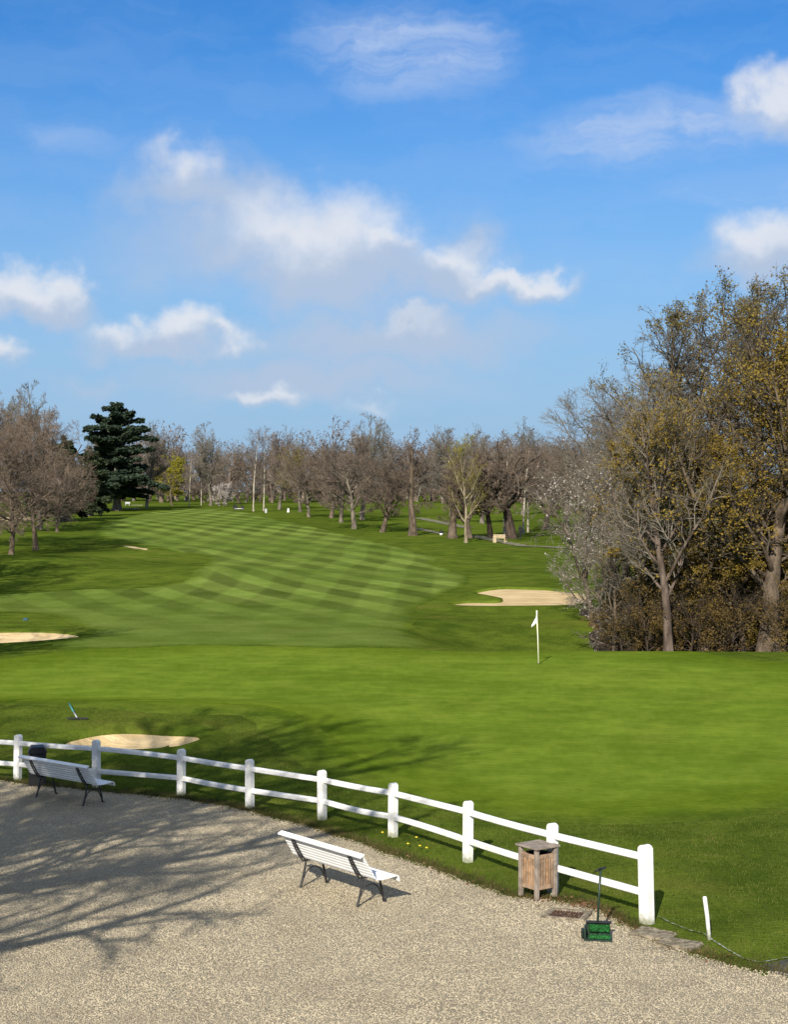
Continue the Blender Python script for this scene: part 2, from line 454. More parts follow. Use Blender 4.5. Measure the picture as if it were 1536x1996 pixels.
def leaf_mat(name, cols, trans=.25, scale=.8):
    m, g, b = mat(name, .7, .2)
    tc = g.n('ShaderNodeTexCoord').outputs['Object']
    n = g.noise(tc, scale, 4.0, .6); n2 = g.n('ShaderNodeTexWhiteNoise', inp={'Vector': g.n('ShaderNodeVectorMath', operation='SNAP', inp={0: tc, 1: (.15, .15, .15)}).outputs[0]}).outputs[0]
    f = g.m('ADD', g.m('MULTIPLY', g.ss(n, .3, .7), .6), g.m('MULTIPLY', n2, .4))
    cr = g.n('ShaderNodeValToRGB', inp={0: f}); e = cr.color_ramp.elements
    e[0].color = (*cols[0], 1); e[1].color = (*cols[-1], 1)
    for i, c in enumerate(cols[1:-1]):
        q = e.new((i + 1) / (len(cols) - 1)); q.color = (*c, 1)
    g.link(cr.outputs[0], b.inputs['Base Color'])
    tr = g.n('ShaderNodeBsdfTranslucent', inp={0: cr.outputs[0]}); mx = g.n('ShaderNodeMixShader', inp={0: trans, 1: b.outputs[0], 2: tr.outputs[0]})
    g.link(mx.outputs[0], m.node_tree.nodes['Material Output'].inputs[0])
    return m


M['sand'] = sand_mat(); M['gravel'] = gravel_mat(); M['pebble'] = pebble_mat()
M['bark_grey'] = bark_mat('grey_bark', (.070, .059, .045), (.195, .168, .130))
M['bark_brown'] = bark_mat('brown_bark', (.055, .042, .030), (.15, .115, .082))
M['bark_dark'] = bark_mat('dark_bark', (.028, .021, .016), (.085, .062, .046))
M['bark_birch'] = bark_mat('birch_bark', (.20, .17, .125), (.50, .45, .36), 1.5)
M['bark_pale'] = bark_mat('pale_bark', (.13, .105, .068), (.29, .245, .165), 2.0)
M['bark_pink'] = bark_mat('pinkish_bark', (.055, .040, .031), (.165, .125, .100), 2.0)
M['twig_grey'] = bark_mat('grey_twigs', (.10, .088, .068), (.20, .178, .142), .5)
M['twig_brown'] = bark_mat('brown_twigs', (.096, .072, .053), (.190, .146, .112), .5)
M['twig_red'] = bark_mat('reddish_twigs', (.100, .077, .059), (.190, .148, .118), .5)
M['twig_olive'] = bark_mat('olive_twigs', (.115, .095, .038), (.23, .19, .085), .5)
M['twig_dark'] = bark_mat('dark_twigs', (.060, .050, .038), (.135, .110, .080), .5)
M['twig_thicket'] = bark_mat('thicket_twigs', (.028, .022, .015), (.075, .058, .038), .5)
M['leaf_ochre'] = leaf_mat('ochre_spring_leaves', [(.080, .058, .012), (.17, .118, .018), (.25, .170, .024), (.20, .165, .034)])
M['leaf_olive'] = leaf_mat('olive_spring_leaves', [(.065, .060, .022), (.13, .110, .034), (.19, .145, .040), (.15, .145, .058)])
M['leaf_rust'] = leaf_mat('rusty_old_leaves', [(.045, .033, .014), (.10, .068, .022), (.17, .11, .028), (.12, .10, .028)])
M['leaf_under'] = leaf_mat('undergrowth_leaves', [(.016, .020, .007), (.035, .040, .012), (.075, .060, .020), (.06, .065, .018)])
M['blossom'] = leaf_mat('white_blossom', [(.30, .26, .22), (.45, .40, .36), (.56, .51, .47)], .3)
M['leaf_willow'] = leaf_mat('yellow_green_willow_leaves', [(.16, .15, .012), (.26, .24, .018), (.34, .30, .03)], .35)
M['needle'] = leaf_mat('cedar_needles', [(.010, .020, .011), (.028, .046, .027), (.056, .078, .046)], .05, .5)
M['needle_green'] = leaf_mat('green_needles', [(.012, .020, .008), (.028, .040, .016), (.045, .058, .024)], .05, .5)
def paint_mat():
    m, g, b = mat('white_paint', .55, .3)
    tc = g.n('ShaderNodeTexCoord').outputs['Object']; z = g.n('ShaderNodeSeparateXYZ', inp={0: tc}).outputs[2]
    c = g.mix(g.ss(g.noise(tc, 7.0, 5.0, .65), .35, .75), (.74, .735, .71), (.60, .595, .56))
    c = g.mix(g.m('MULTIPLY', g.ss(g.noise(tc, 38.0, 3.0, .6), .62, .72), .55), c, (.30, .28, .23))
    c = g.mix(g.ss(g.m('SUBTRACT', z, g.m('MULTIPLY', g.noise(tc, 16.0, 4.0), .22)), .06, -.08, 0.0, .7), c, (.20, .21, .10))
    g.link(c, b.inputs['Base Color'])
    bp = g.n('ShaderNodeBump', inp={'Strength': .25, 'Distance': .008, 'Height': g.noise(tc, 30.0, 4.0)}); g.link(bp.outputs[0], b.inputs['Normal'])
    return m


M['white'] = paint_mat()
M['white_new'] = plain('white_bench_paint', (.80, .80, .78), .4, .45, .03, 6.0)
M['iron'] = plain('black_iron', (.018, .018, .019), .45, .5, .2, 20.0)
M['black'] = plain('black_plastic', (.012, .012, .013), .5, .4, .2, 10.0)
M['wood'] = plain('weathered_hardwood', (.30, .205, .135), .75, .2, .22, 9.0, bump=.3)
M['wood_grey'] = plain('silvered_wood', (.235, .195, .16), .8, .2, .18, 9.0, bump=.3)
M['wood_warm'] = plain('warm_hardwood_slat', (.36, .215, .115), .7, .25, .2, 12.0, bump=.3)
M['pale_wood'] = plain('pale_wood', (.44, .35, .22), .75, .2, .12, 6.0)
M['brush'] = plain('green_bristle', (.022, .150, .034), .8, .2, .42, 45.0, bump=1.0)
M['dkgreen'] = plain('dark_green_metal', (.012, .030, .018), .45, .4, .2, 12.0)
M['rust'] = plain('rusty_iron', (.13, .065, .040), .85, .3, .3, 25.0, bump=.4)
M['stone'] = plain('kerb_stone', (.23, .195, .14), .95, .15, .3, 14.0, bump=.8)
M['asphalt'] = plain('asphalt', (.085, .083, .085), .95, .2, .2, 40.0, bump=.6)
M['path'] = plain('gravel_path', (.165, .155, .098), .95, .1, .15, 3.0)
M['flag'] = plain('white_cloth', (.82, .82, .84), .8, .2, .02, 6.0)
M['pole'] = plain('flagstick', (.72, .70, .50), .5, .4, .05, 4.0)
M['hole'] = plain('hole', (.01, .01, .01), .9, .1, .1)
M['teal'] = plain('teal_plastic', (.05, .22, .20), .5, .4, .1)
M['blue'] = plain('blue_plastic', (.02, .07, .11), .5, .4, .1)
M['pale_metal'] = plain('pale_grey_metal', (.36, .375, .38), .5, .4, .06)
def chalk_mat():
    m, g, b = mat('white_line_paint', .95, .1)
    pos = g.n('ShaderNodeNewGeometry').outputs['Position']
    g.link(g.mix(g.ss(g.noise(pos, 14.0, 4.0, .7), .44, .64), (.07, .09, .015), (.40, .43, .38)), b.inputs['Base Color'])
    return m


M['chalk'] = chalk_mat()
M['skin'] = plain('skin', (.45, .28, .20), .6, .3, .05)
M['dark_cloth'] = plain('dark_cloth', (.020, .020, .024), .85, .2, .2)
M['litter'] = plain('woodland_litter', (.060, .042, .024), .95, .1, .35, 1.6, bump=.8)
M['yellow'] = plain('yellow_petals', (.75, .55, .02), .6, .3, .05)
M['glass'] = plain('dark_screen', (.03, .035, .04), .15, .5, .1)

# ------------------------------------------------------------------ the ground
def axis(parts):
    return np.unique(np.concatenate([np.arange(a, b, s) for a, b, s in parts]))


gx = axis([(-3000, -120, 120), (-120, -24, 3), (-24, 24, .5), (24, 120, 3), (120, 3001, 120)])
gy = axis([(-120, -12, 12), (-12, 18, 2), (18, 110, .5), (110, 480, 3), (480, 1000, 40), (1000, 6000, 250)])
XX, YY = np.meshgrid(gx, gy); ZZ = H(XX, YY)
ii = np.arange(XX.size).reshape(XX.shape)
gf = np.stack([ii[:-1, :-1], ii[:-1, 1:], ii[1:, 1:], ii[1:, :-1]], -1).reshape(-1, 4)
tag(link('ground', mesh_np('ground', np.column_stack([XX.ravel(), YY.ravel(), ZZ.ravel()]), gf, True), M['rough']), kind='structure')

def ragged(poly, step, amp):
    out = []
    for a, b in zip(poly, np.roll(poly, -1, 0)):
        n = max(1, int(np.hypot(*(b - a)) / step))
        out += [a + (b - a) * t for t in np.arange(n) / n]
    out = np.array(out); return out + RNG.normal(0, amp, out.shape)


fair = smooth_loop(px_poly([(100, 1266), (165, 1232), (90, 1200), (-60, 1192), (-90, 1168), (150, 1152), (300, 1146), (372, 1122), (404, 1095), (398, 1084),
                            (330, 1076), (262, 1062), (196, 1046), (190, 1030), (238, 1012), (300, 1000), (400, 994), (492, 1003), (560, 1019), (640, 1036),
                            (720, 1055), (838, 1084), (852, 1104), (900, 1120), (916, 1140), (870, 1156), (812, 1190), (797, 1220), (812, 1246), (845, 1264),
                            (700, 1266), (400, 1262)]), 5)
tag(sheet('fairway', ragged(fair, 1.0, .15), 1.3, .05, M['fairway'], rimz=.01, rimw=1.2), kind='structure')
gpx = [(-260, 1388), (0, 1370), (300, 1370), (515, 1379), (600, 1404), (650, 1440), (720, 1488), (830, 1530), (960, 1560), (1120, 1577), (1250, 1575),
       (1400, 1560), (1560, 1538), (1720, 1490), (1760, 1400), (1660, 1318), (1536, 1296), (1400, 1281), (1220, 1272), (1000, 1272), (850, 1272), (700, 1262), (480, 1258),
       (250, 1264), (100, 1276), (-40, 1296), (-240, 1340)]
greenp = smooth_loop(px_poly(gpx), 5)
gc = greenp.mean(0)
apron = gc + (greenp - gc) * 1.0
nrm = np.roll(greenp, -1, 0) - np.roll(greenp, 1, 0); nrm = np.column_stack([nrm[:, 1], -nrm[:, 0]]); nrm /= np.linalg.norm(nrm, axis=1, keepdims=True)
if ((greenp + nrm * .3 - gc) ** 2).sum() < ((greenp - gc) ** 2).sum(): nrm = -nrm
apron = greenp + nrm * 1.5
apron = ragged(apron, .22, .05)
tag(sheet('green_apron', apron, .5, .012, M['apron'], rimz=.003, rimw=1.3, far=.05), kind='structure')
tag(sheet('putting_green', ragged(greenp, .25, .04), .5, .022, M['green'], rimz=.014, rimw=1.6, far=.08), kind='structure')

# gravel yard: everything on the camera's side of this edge
edge = np.array([(g.x, g.y) for g in (ground(*p) for p in [(-420, 1500), (-200, 1508), (0, 1524), (80, 1533), (200, 1546), (340, 1558), (420, 1570), (500, 1588), (590, 1609), (680, 1638),
        (760, 1668), (850, 1698), (930, 1728), (1000, 1752), (1085, 1757), (1150, 1768), (1200, 1792), (1240, 1816), (1290, 1842), (1350, 1862), (1420, 1880), (1490, 1893), (1560, 1908), (1700, 1925), (2200, 1960)])])
den = []
for a, b in zip(edge[:-1], edge[1:]):
    n = max(2, int(np.hypot(*(b - a)) / .12))
    for t in np.arange(n) / n: den.append(a + (b - a) * t)
den = np.array(den); w = RNG.normal(0, 1, len(den)); w = np.convolve(w, np.ones(5) / 5, 'same') * .09 + RNG.normal(0, .022, len(den)); den[:, 1] += w
yard = np.vstack([den, [(20, 14), (20, -12), (-24, -12), (-24, 30)]])
tag(sheet('gravel_yard', yard, .5, .012, M['gravel'], rimz=-.003, rimw=0), kind='structure')


def instancer(name, pts, m, smin, smax, flat=.6, seed=0):
    """pebbles on points, geometry nodes"""
    o = link(name, mesh_np(name, pts, []), m)
    ng = bpy.data.node_groups.new(name, 'GeometryNodeTree')
    ng.interface.new_socket('Geometry', in_out='INPUT', socket_type='NodeSocketGeometry'); ng.interface.new_socket('Geometry', in_out='OUTPUT', socket_type='NodeSocketGeometry')
    N = ng.nodes; gi = N.new('NodeGroupInput'); go = N.new('NodeGroupOutput')
    ico = N.new('GeometryNodeMeshIcoSphere'); ico.inputs['Radius'].default_value = 1.0; ico.inputs['Subdivisions'].default_value = 1
    iop = N.new('GeometryNodeInstanceOnPoints'); sm = N.new('GeometryNodeSetMaterial'); sm.inputs['Material'].default_value = m
    rv = N.new('FunctionNodeRandomValue'); rv.data_type = 'FLOAT_VECTOR'; rv.inputs[0].default_value = (smin, smin, smin * flat); rv.inputs[1].default_value = (smax, smax, smax * flat)
    rr = N.new('FunctionNodeRandomValue'); rr.data_type = 'FLOAT_VECTOR'; rr.inputs[0].default_value = (-.5, -.5, 0); rr.inputs[1].default_value = (.5, .5, 6.28); rr.inputs['Seed'].default_value = 5
    L = ng.links.new
    L(gi.outputs[0], iop.inputs['Points']); L(ico.outputs[0], sm.inputs[0]); L(sm.outputs[0], iop.inputs['Instance'])
    L(rv.outputs[0], iop.inputs['Scale']); L(rr.outputs[0], iop.inputs['Rotation']); L(iop.outputs[0], go.inputs[0])
    md = o.modifiers.new('pebbles', 'NODES'); md.node_group = ng
    return o


n = 540000
px_ = RNG.uniform(-11, 10, n); py_ = RNG.uniform(14.5, 32.5, n)
kk = inside(yard, px_, py_) & (np.abs(px_) < py_ * .265 + 2.2); px_, py_ = px_[kk], py_[kk]
peb = instancer('gravel', np.column_stack([px_, py_, H(px_, py_) + .014]), M['pebble'], .0045, .0112)
tag(peb, 'loose pale beige gravel stones covering the yard', 'gravel', kind='stuff')

# rough blades between the fence strip and the green
def blades(name, X, Y, h0, h1, w, m, lift=0.0, lean=.5):
    n = len(X); Z = H(X, Y) + lift
    a = RNG.uniform(0, 2 * np.pi, n); h = RNG.uniform(h0, h1, n); ww = RNG.uniform(.6, 1.2, n) * w
    dx, dy = np.cos(a) * ww, np.sin(a) * ww
    lx, ly = RNG.normal(0, lean, n) * h, RNG.normal(0, lean, n) * h
    v = np.stack([np.stack([X - dx, Y - dy, Z - .01], -1), np.stack([X + dx, Y + dy, Z - .01], -1), np.stack([X + lx, Y + ly, Z + h], -1)], 1).reshape(-1, 3)
    return link(name, mesh_np(name, v, np.arange(3 * n).reshape(-1, 3)), m)


M['blade'] = leaf_mat('grass_blades', [(.030, .050, .007), (.068, .098, .013), (.104, .128, .019), (.15, .135, .035)], .3, .9)
M['blade_edge'] = leaf_mat('weedy_blades', [(.030, .034, .008), (.062, .066, .014), (.10, .085, .028), (.15, .115, .05)], .3, 1.6)
n = 400000
bx = RNG.uniform(-13, 12, n); by = 17.5 + 27 * RNG.uniform(0, 1, n) ** 1.25
kk = (~inside(yard, bx, by)) & (~inside(apron, bx, by)) & (np.abs(bx) < by * .265 + 2.2) & ((((bx + 6.5) / 1.95) ** 2 + ((by - 37.9) / 1.9) ** 2) > 1)
bx, by = bx[kk], by[kk]
tag(blades('rough_grass', bx, by, .018, .055, .006, M['blade']), 'short rough grass between the white fence and the putting green', 'grass', kind='stuff')
# longer tufts along the gravel edge
n = 26000
ti = RNG.integers(0, len(den), n); tx = den[ti, 0] + RNG.normal(0, .06, n); ty = den[ti, 1] + np.abs(RNG.normal(0, .28, n)) - .05
tag(blades('edge_grass', tx, ty, .03, .085, .006, M['blade_edge'], .0, .6), 'longer weedy grass growing along the edge of the gravel', 'grass', kind='stuff')

# bunkers
def bunker(poly, label, lip=.10, step=.7):
    o = sheet('sand_bunker', poly, step, .05, M['sand'], rimz=.05, rimw=0)
    tag(o, label, 'bunker', 'sand bunkers on the golf course')
    # turf lip around it
    p = np.asarray(poly); c = p.mean(0); nn = np.roll(p, -1, 0) - np.roll(p, 1, 0); nn = np.column_stack([nn[:, 1], -nn[:, 0]]); nn /= np.linalg.norm(nn, axis=1, keepdims=True) + 1e-9
    area = (p[:, 0] * np.roll(p[:, 1], -1) - p[:, 1] * np.roll(p[:, 0], -1)).sum()
    if area < 0: nn = -nn
    rings = []
    for off, dz in ((-.06, -.03), (-.05, lip * .8), (.10, lip), (.45, lip * .6), (1.0, -.03)):
        q = p + nn * off * (lip / .10); rings.append(np.column_stack([q, H(p[:, 0], p[:, 1]) * .0 + H(q[:, 0], q[:, 1]) + dz]))
    V = np.concatenate(rings); m_ = len(p); i = np.arange(len(rings) * m_).reshape(len(rings), m_)
    q = np.stack([i[:-1], np.roll(i, -1, 1)[:-1], np.roll(i, -1, 1)[1:], i[1:]], -1).reshape(-1, 4)
    link('turf_lip', mesh_np('turf_lip', V, q, True), M['rough'], o)
    return o


def ell(cx, cy, rx, ry, n=40, seed=0):
    r_ = np.random.default_rng(seed); t = np.arange(n) / n * 2 * np.pi
    k = 1 + .05 * np.sin(2 * t + seed) + .04 * np.sin(3 * t + 2 * seed)
    return np.column_stack([cx + rx * k * np.cos(t), cy + ry * k * np.sin(t)])


bunker(ell(-6.45, 38.1, 1.6, 1.42, seed=1), 'small oval sand bunker just behind the white fence near the rake', .09, .25)
bunker(ell(-18.2, 69.5, 4.1, 3.9, seed=2), 'sand bunker at the left edge beyond the putting green', .08)
bunker(smooth_loop(px_poly([(872, 1185), (905, 1179.5), (965, 1179), (976, 1174), (955, 1169), (922, 1163), (945, 1156), (1000, 1152), (1060, 1154), (1110, 1158), (1142, 1164),
                            (1152, 1178), (1120, 1186), (1010, 1188.5), (920, 1188.5)]), 4), 'large kidney shaped pale sand bunker behind the flag', .20)
bunker(smooth_loop(px_poly([(240, 1067), (265, 1069), (286, 1072), (282, 1075), (255, 1071)]), 4), 'thin sliver of sand in the bank left of the fairway', .06, .5)
bunker(smooth_loop(px_poly([(135, 994), (165, 990), (196, 988), (198, 991), (160, 995)]), 4), 'distant strip of sand beside the dark cedar', .06, 1.0)
bunker(smooth_loop(px_poly([(-10, 1013), (35, 1010), (64, 1012), (60, 1016), (10, 1018)]), 4), 'distant sand bunker seen beneath the brown trees at far left', .06, 1.0)

# paths
def strip(name, pts, w, lift, m):
    p = np.array([(g.x, g.y) for g in (ground(*q) for q in pts)])
    t = np.linspace(0, len(p) - 1, len(p) * 8); c = np.column_stack([np.interp(t, np.arange(len(p)), p[:, k]) for k in (0, 1)])
    d = np.gradient(c, axis=0); nn = np.column_stack([-d[:, 1], d[:, 0]]); nn /= np.linalg.norm(nn, axis=1, keepdims=True) + 1e-9
    j = RNG.uniform(.8, 1.2, (len(c), 1))
    cols = [c + nn * w * s * j for s in (-.5, 0, .5)]
    V = np.concatenate([np.column_stack([q, H(q[:, 0], q[:, 1]) + lift]) for q in cols]); k = len(c); i = np.arange(3 * k).reshape(3, k)
    f = np.stack([i[:-1, :-1], i[:-1, 1:], i[1:, 1:], i[1:, :-1]], -1).reshape(-1, 4)
    return link(name, mesh_np(name, V, f, True), m)


tag(strip('path', [(1120, 1072), (1060, 1068), (1020, 1067), (985, 1060), (950, 1053), (925, 1047)], 1.6, .06, M['path']), kind='structure')
tag(strip('path', [(810, 1032), (835, 1037), (862, 1043)], 1.2, .06, M['path']), kind='structure')
tag(strip('path', [(815, 1012), (845, 1018), (880, 1025), (912, 1031)], 1.8, .06, M['path']), kind='structure')
tag(strip('white_line', [(1283, 1790), (1310, 1803), (1345, 1818), (1372, 1824), (1385, 1834), (1415, 1852), (1450, 1874), (1482, 1880), (1510, 1876), (1545, 1868)], .028, .018, M['chalk']), kind='structure')
tag(sheet('asphalt_path', px_poly([(1478, 1884), (1510, 1878), (1550, 1871), (1700, 1850), (1900, 1870), (1800, 1925), (1600, 1914), (1520, 1903)]), .5, .022, M['asphalt']), kind='structure')
tag(sheet('woodland_floor', np.array([(9.2, 70), (11, 67.5), (14, 65.5), (19, 63.5), (34, 62), (60, 70), (60, 130), (22, 125), (13, 100), (10, 84)]), 1.5, .035, M['litter']), kind='structure')

# ------------------------------------------------------------------ trees
def unit(v): return v / (np.linalg.norm(v, axis=-1, keepdims=True) + 1e-9)


def env_dist(P, D, env):
    """distance along D to the ellipsoid env = (cx,cy,cz,rx,ry,rz)"""
    c, r = np.array(env[:3]), np.array(env[3:])
    p, d = (P - c) / r, D / r
    A = (d * d).sum(-1); B = (p * d).sum(-1); C = (p * p).sum(-1) - 1
    disc = np.maximum(B * B - A * C, 0)
    return np.maximum((-B + np.sqrt(disc)) / A, 0.0)


def grow(seed, trunk, env, levels, lean=(0, 0)):
    """trunk: dict(h, r, taper, seg, jit); levels: dicts. Returns per level (pts, rad)."""
    g = np.random.default_rng(seed); out = []
    P = np.zeros((1, 3)); P[0, 2] = -.15; D = unit(np.array([[lean[0], lean[1], 1.0]])); L = np.array([trunk['h']]); Rr = np.array([trunk['r']])
    lvls = [dict(seg=trunk.get('seg', 10), jit=trunk.get('jit', .05), up=trunk.get('up', .03), taper=trunk.get('taper', .25))] + levels
    for li, lv in enumerate(lvls):
        N, S = len(P), lv['seg']
        pts = np.zeros((N, S + 1, 3)); pts[:, 0] = P; dirs = np.zeros((N, S, 3)); d = D.copy()
        for s in range(S):
            d = d + g.normal(0, lv['jit'], (N, 3)); d[:, 2] += lv.get('up', 0) + lv.get('droop', 0) * s / S; d = unit(d)
            dirs[:, s] = d; pts[:, s + 1] = pts[:, s] + d * (L / S)[:, None]
        t = np.linspace(0, 1, S + 1)
        rad = Rr[:, None] * (1 - (1 - lv['taper']) * t)[None]
        if li == 0: rad = rad * (1 + trunk.get('flare', .22) * np.exp(-t * trunk['h'] / (1.6 * trunk['r'] + .05)))[None]
        out.append((pts, rad))
        if li + 1 < len(lvls):
            nx = lvls[li + 1]; k = nx['n']; t0 = nx.get('t0', .2); t1 = nx.get('t1', 1.0)
            tt = t0 + (t1 - t0) * (np.arange(k)[None] + g.uniform(0, 1, (N, k))) / k
            f = np.clip(tt * S, 0, S - 1e-4); i0 = f.astype(int); fr = (f - i0)[..., None]; rows = np.arange(N)[:, None]
            pos = pts[rows, i0] * (1 - fr) + pts[rows, i0 + 1] * fr; dd = dirs[rows, i0]; rr = rad[rows, i0] * (1 - fr[..., 0]) + rad[rows, i0 + 1] * fr[..., 0]
            if li == 0:
                az = np.arange(k)[None] * 2.399 + g.uniform(-.5, .5, (N, k))
                perp = np.stack([np.cos(az), np.sin(az), np.zeros_like(az)], -1)
                perp = unit(perp - dd * (perp * dd).sum(-1, keepdims=True))
            else:
                q = g.normal(0, 1, (N, k, 3)); q[..., 2] *= nx.get('flat', 1.0)
                perp = unit(q - dd * (q * dd).sum(-1, keepdims=True))
            a0, a1 = nx['ang']; ang = (a0 + (a1 - a0) * tt) if li == 0 else np.full((N, k), a0)
            ang = ang + g.normal(0, nx.get('asd', .15), (N, k))
            nd = unit(np.cos(ang)[..., None] * dd + np.sin(ang)[..., None] * perp)
            ed = env_dist(pos, nd, env)
            if li == 0 and nx.get('fill', True): nl = ed * g.uniform(*nx.get('lr', (.7, 1.0)), (N, k))
            else: nl = np.minimum(L[:, None] * nx['len'] * (1 - nx.get('tip', .45) * tt) * g.uniform(.65, 1.25, (N, k)), ed * 1.06 + .15 * nx.get('over', 1.0))
            nr = np.minimum(rr * nx.get('rr', .62), nl * nx.get('slim', .03)); nr = np.maximum(nr, nx.get('rmin', .008))
            keep = (nl > nx.get('lmin', .1)).ravel()
            P = pos.reshape(-1, 3)[keep]; D = nd.reshape(-1, 3)[keep]; L = nl.ravel()[keep]; Rr = nr.ravel()[keep]
    return out


def tree_meshes(name, lv, nwood=2, sides=(9, 6, 4, 3, 3, 3, 3)):
    """the wood (trunk and limbs) and the twigs as two meshes"""
    res = []
    for sel in (range(0, nwood), range(nwood, len(lv))):
        V, Q, o = [], [], 0
        for l in sel:
            v, q = tubes(lv[l][0], lv[l][1], sides[l]); V.append(v); Q.append(q + o); o += len(v)
        res.append(mesh_np(name, np.concatenate(V), np.concatenate(Q), True))
    return res


def leaf_points(lv, levels, n, g, tmin=.2):
    P = []
    for l in levels:
        pts = lv[l][0]; N, S1, _ = pts.shape
        k = max(1, int(n / len(levels)))
        i = g.integers(0, N, k); t = g.uniform(tmin, 1, k) * (S1 - 1); s = np.minimum(t.astype(int), S1 - 2); f = (t - s)[:, None]
        P.append(pts[i, s] * (1 - f) + pts[i, s + 1] * f)
    return np.concatenate(P)


def leaf_mesh(name, P, size, g, flat=1.0, spread=.06, clump=1, asp=.6):
    P = np.repeat(P, clump, 0); n = len(P)
    P = P + g.normal(0, spread, (n, 3))
    a = g.normal(0, 1, (n, 3)); a[:, 2] *= flat; a = unit(a); b = g.normal(0, 1, (n, 3)); b[:, 2] *= flat; b = unit(b - a * (a * b).sum(-1, keepdims=True))
    s = (g.uniform(.55, 1.3, n) * size)[:, None]
    c = np.cross(a, b) * s * .18
    v = np.stack([P - a * s, P - b * s * asp + c, P + a * s, P + b * s * asp + c], 1).reshape(-1, 3)
    i = np.arange(4 * n).reshape(-1, 4)
    return mesh_np(name, v, np.concatenate([i[:, [0, 1, 2]], i[:, [0, 2, 3]]]))


KIND = {}


def make_kind(key, seed, trunk, env, levels, bark, twig, leaf=None, nwood=2, lean=(0, 0)):
    lv = grow(seed, trunk, env, levels, lean); w, t = tree_meshes(key, lv, nwood)
    w.materials.append(M[bark]); t.materials.append(M[twig]); f = None
    if leaf:
        g = np.random.default_rng(seed + 99)
        P = leaf_points(lv, leaf.get('levels', [len(lv) - 1]), leaf['n'], g, leaf.get('tmin', .2))
        if 'zmax' in leaf: P = P[P[:, 2] < leaf['zmax']]
        if 'gap' in leaf:                                   # clumps, with bare gaps between
            k = np.sin(P[:, 0] * leaf['gap'] + 1.3 * np.sin(P[:, 2] * leaf['gap'])) + np.sin(P[:, 1] * leaf['gap'] * 1.1 + 2) + np.sin(P[:, 2] * leaf['gap'] * 1.3 + seed)
            P = P[k + g.normal(0, .7, len(P)) > leaf.get('gcut', -.3)]
        f = leaf_mesh(key + '_leaves', P, leaf['size'], g, leaf.get('flat', 1.0), leaf.get('spread', .08), leaf.get('clump', 1), leaf.get('asp', .6))
        f.materials.append(M[leaf['mat']])
    KIND[key] = (w, t, f, lv)


def plant(key, name, label, loc, scale=1.0, rz=0.0, group=None, cat='tree'):
    w, t, f, _ = KIND[key]
    o = thing(name, label, cat, loc, rz, group, scale)
    link('trunk' if cat == 'tree' else 'stem', w, None, o); link('crown' if cat == 'tree' else 'twigs', t, None, o)
    if f: link('foliage', f, None, o)
    return o


def lvl(n, ang, len_=.5, seg=4, jit=.14, taper=.35, **k):
    return dict(n=n, ang=ang if isinstance(ang, tuple) else (ang, ang), len=len_, seg=seg, jit=jit, taper=taper, **k)


# broad bare parkland tree, 12 m, reddish twigs
make_kind('broad_red', 1, dict(h=7.5, r=.30, taper=.30, seg=12, jit=.05), (0, 0, 7.2, 5.2, 5.2, 5.3),
          [lvl(17, (1.35, .55), seg=6, jit=.13, t0=.26, up=.05, slim=.022), lvl(9, .75, .5, 4, .16, t0=.2, up=.03), lvl(8, .75, .5, 3, .18, rmin=.012), lvl(11, .75, .6, 2, .22, rmin=.013, taper=.6)],
          'bark_grey', 'twig_red')
make_kind('broad_grey', 2, dict(h=8.5, r=.32, taper=.28, seg=12, jit=.05), (0, 0, 8.4, 4.6, 4.6, 6.2),
          [lvl(18, (1.15, .40), seg=6, jit=.13, t0=.30, up=.07, slim=.022), lvl(9, .7, .5, 4, .16, t0=.2, up=.05), lvl(8, .7, .5, 3, .18, rmin=.011), lvl(10, .7, .6, 2, .22, rmin=.012, taper=.6)],
          'bark_grey', 'twig_grey')
make_kind('broad_brown', 3, dict(h=7.0, r=.34, taper=.32, seg=12, jit=.07), (0, 0, 7.2, 5.0, 5.0, 5.6),
          [lvl(16, (1.25, .5), seg=6, jit=.16, t0=.22, up=.05, slim=.024), lvl(9, .8, .5, 4, .18, t0=.2, up=.03), lvl(8, .8, .5, 3, .2, rmin=.012), lvl(11, .75, .6, 2, .22, rmin=.013, taper=.6)],
          'bark_brown', 'twig_brown')
# low-hanging reddish tree of the left slope
make_kind('hanging_red', 15, dict(h=8.6, r=.25, taper=.25, seg=12, jit=.05, flare=.4), (0, 0, 6.9, 6.0, 6.0, 5.8),
          [lvl(28, (1.55, .5), seg=6, jit=.14, t0=.22, up=.03, slim=.018, lr=(.75, 1.05)), lvl(10, .8, .5, 4, .18, t0=.15, up=-.02), lvl(9, .8, .5, 3, .2, up=-.05, rmin=.013), lvl(6, .75, .6, 2, .22, up=-.06, rmin=.012, taper=.6)],
          'bark_brown', 'twig_brown')
# slim birch, 14 m
make_kind('birch', 4, dict(h=13.0, r=.125, taper=.12, seg=14, jit=.018, flare=.3), (0, 0, 9.2, 2.0, 2.0, 5.4),
          [lvl(26, (.95, .45), seg=5, jit=.12, t0=.32, up=.05, slim=.018), lvl(9, .65, .55, 3, .16, up=-.02, rmin=.010), lvl(8, .6, .55, 2, .2, up=-.08, rmin=.009, taper=.6)],
          'bark_birch', 'twig_red', nwood=1)
# olive twigged young tree, forked and pale
make_kind('pale_fork', 5, dict(h=9.5, r=.17, taper=.15, seg=12, jit=.05, flare=.4), (0, 0, 6.6, 2.9, 2.9, 4.6),
          [lvl(15, (.75, .5), seg=6, jit=.10, t0=.16, up=.07, slim=.024), lvl(9, .6, .5, 4, .14, up=.04, rmin=.013), lvl(8, .6, .5, 2, .18, rmin=.011, taper=.6)],
          'bark_pale', 'twig_olive', leaf=dict(n=2200, size=.06, mat='leaf_willow', gap=1.2))
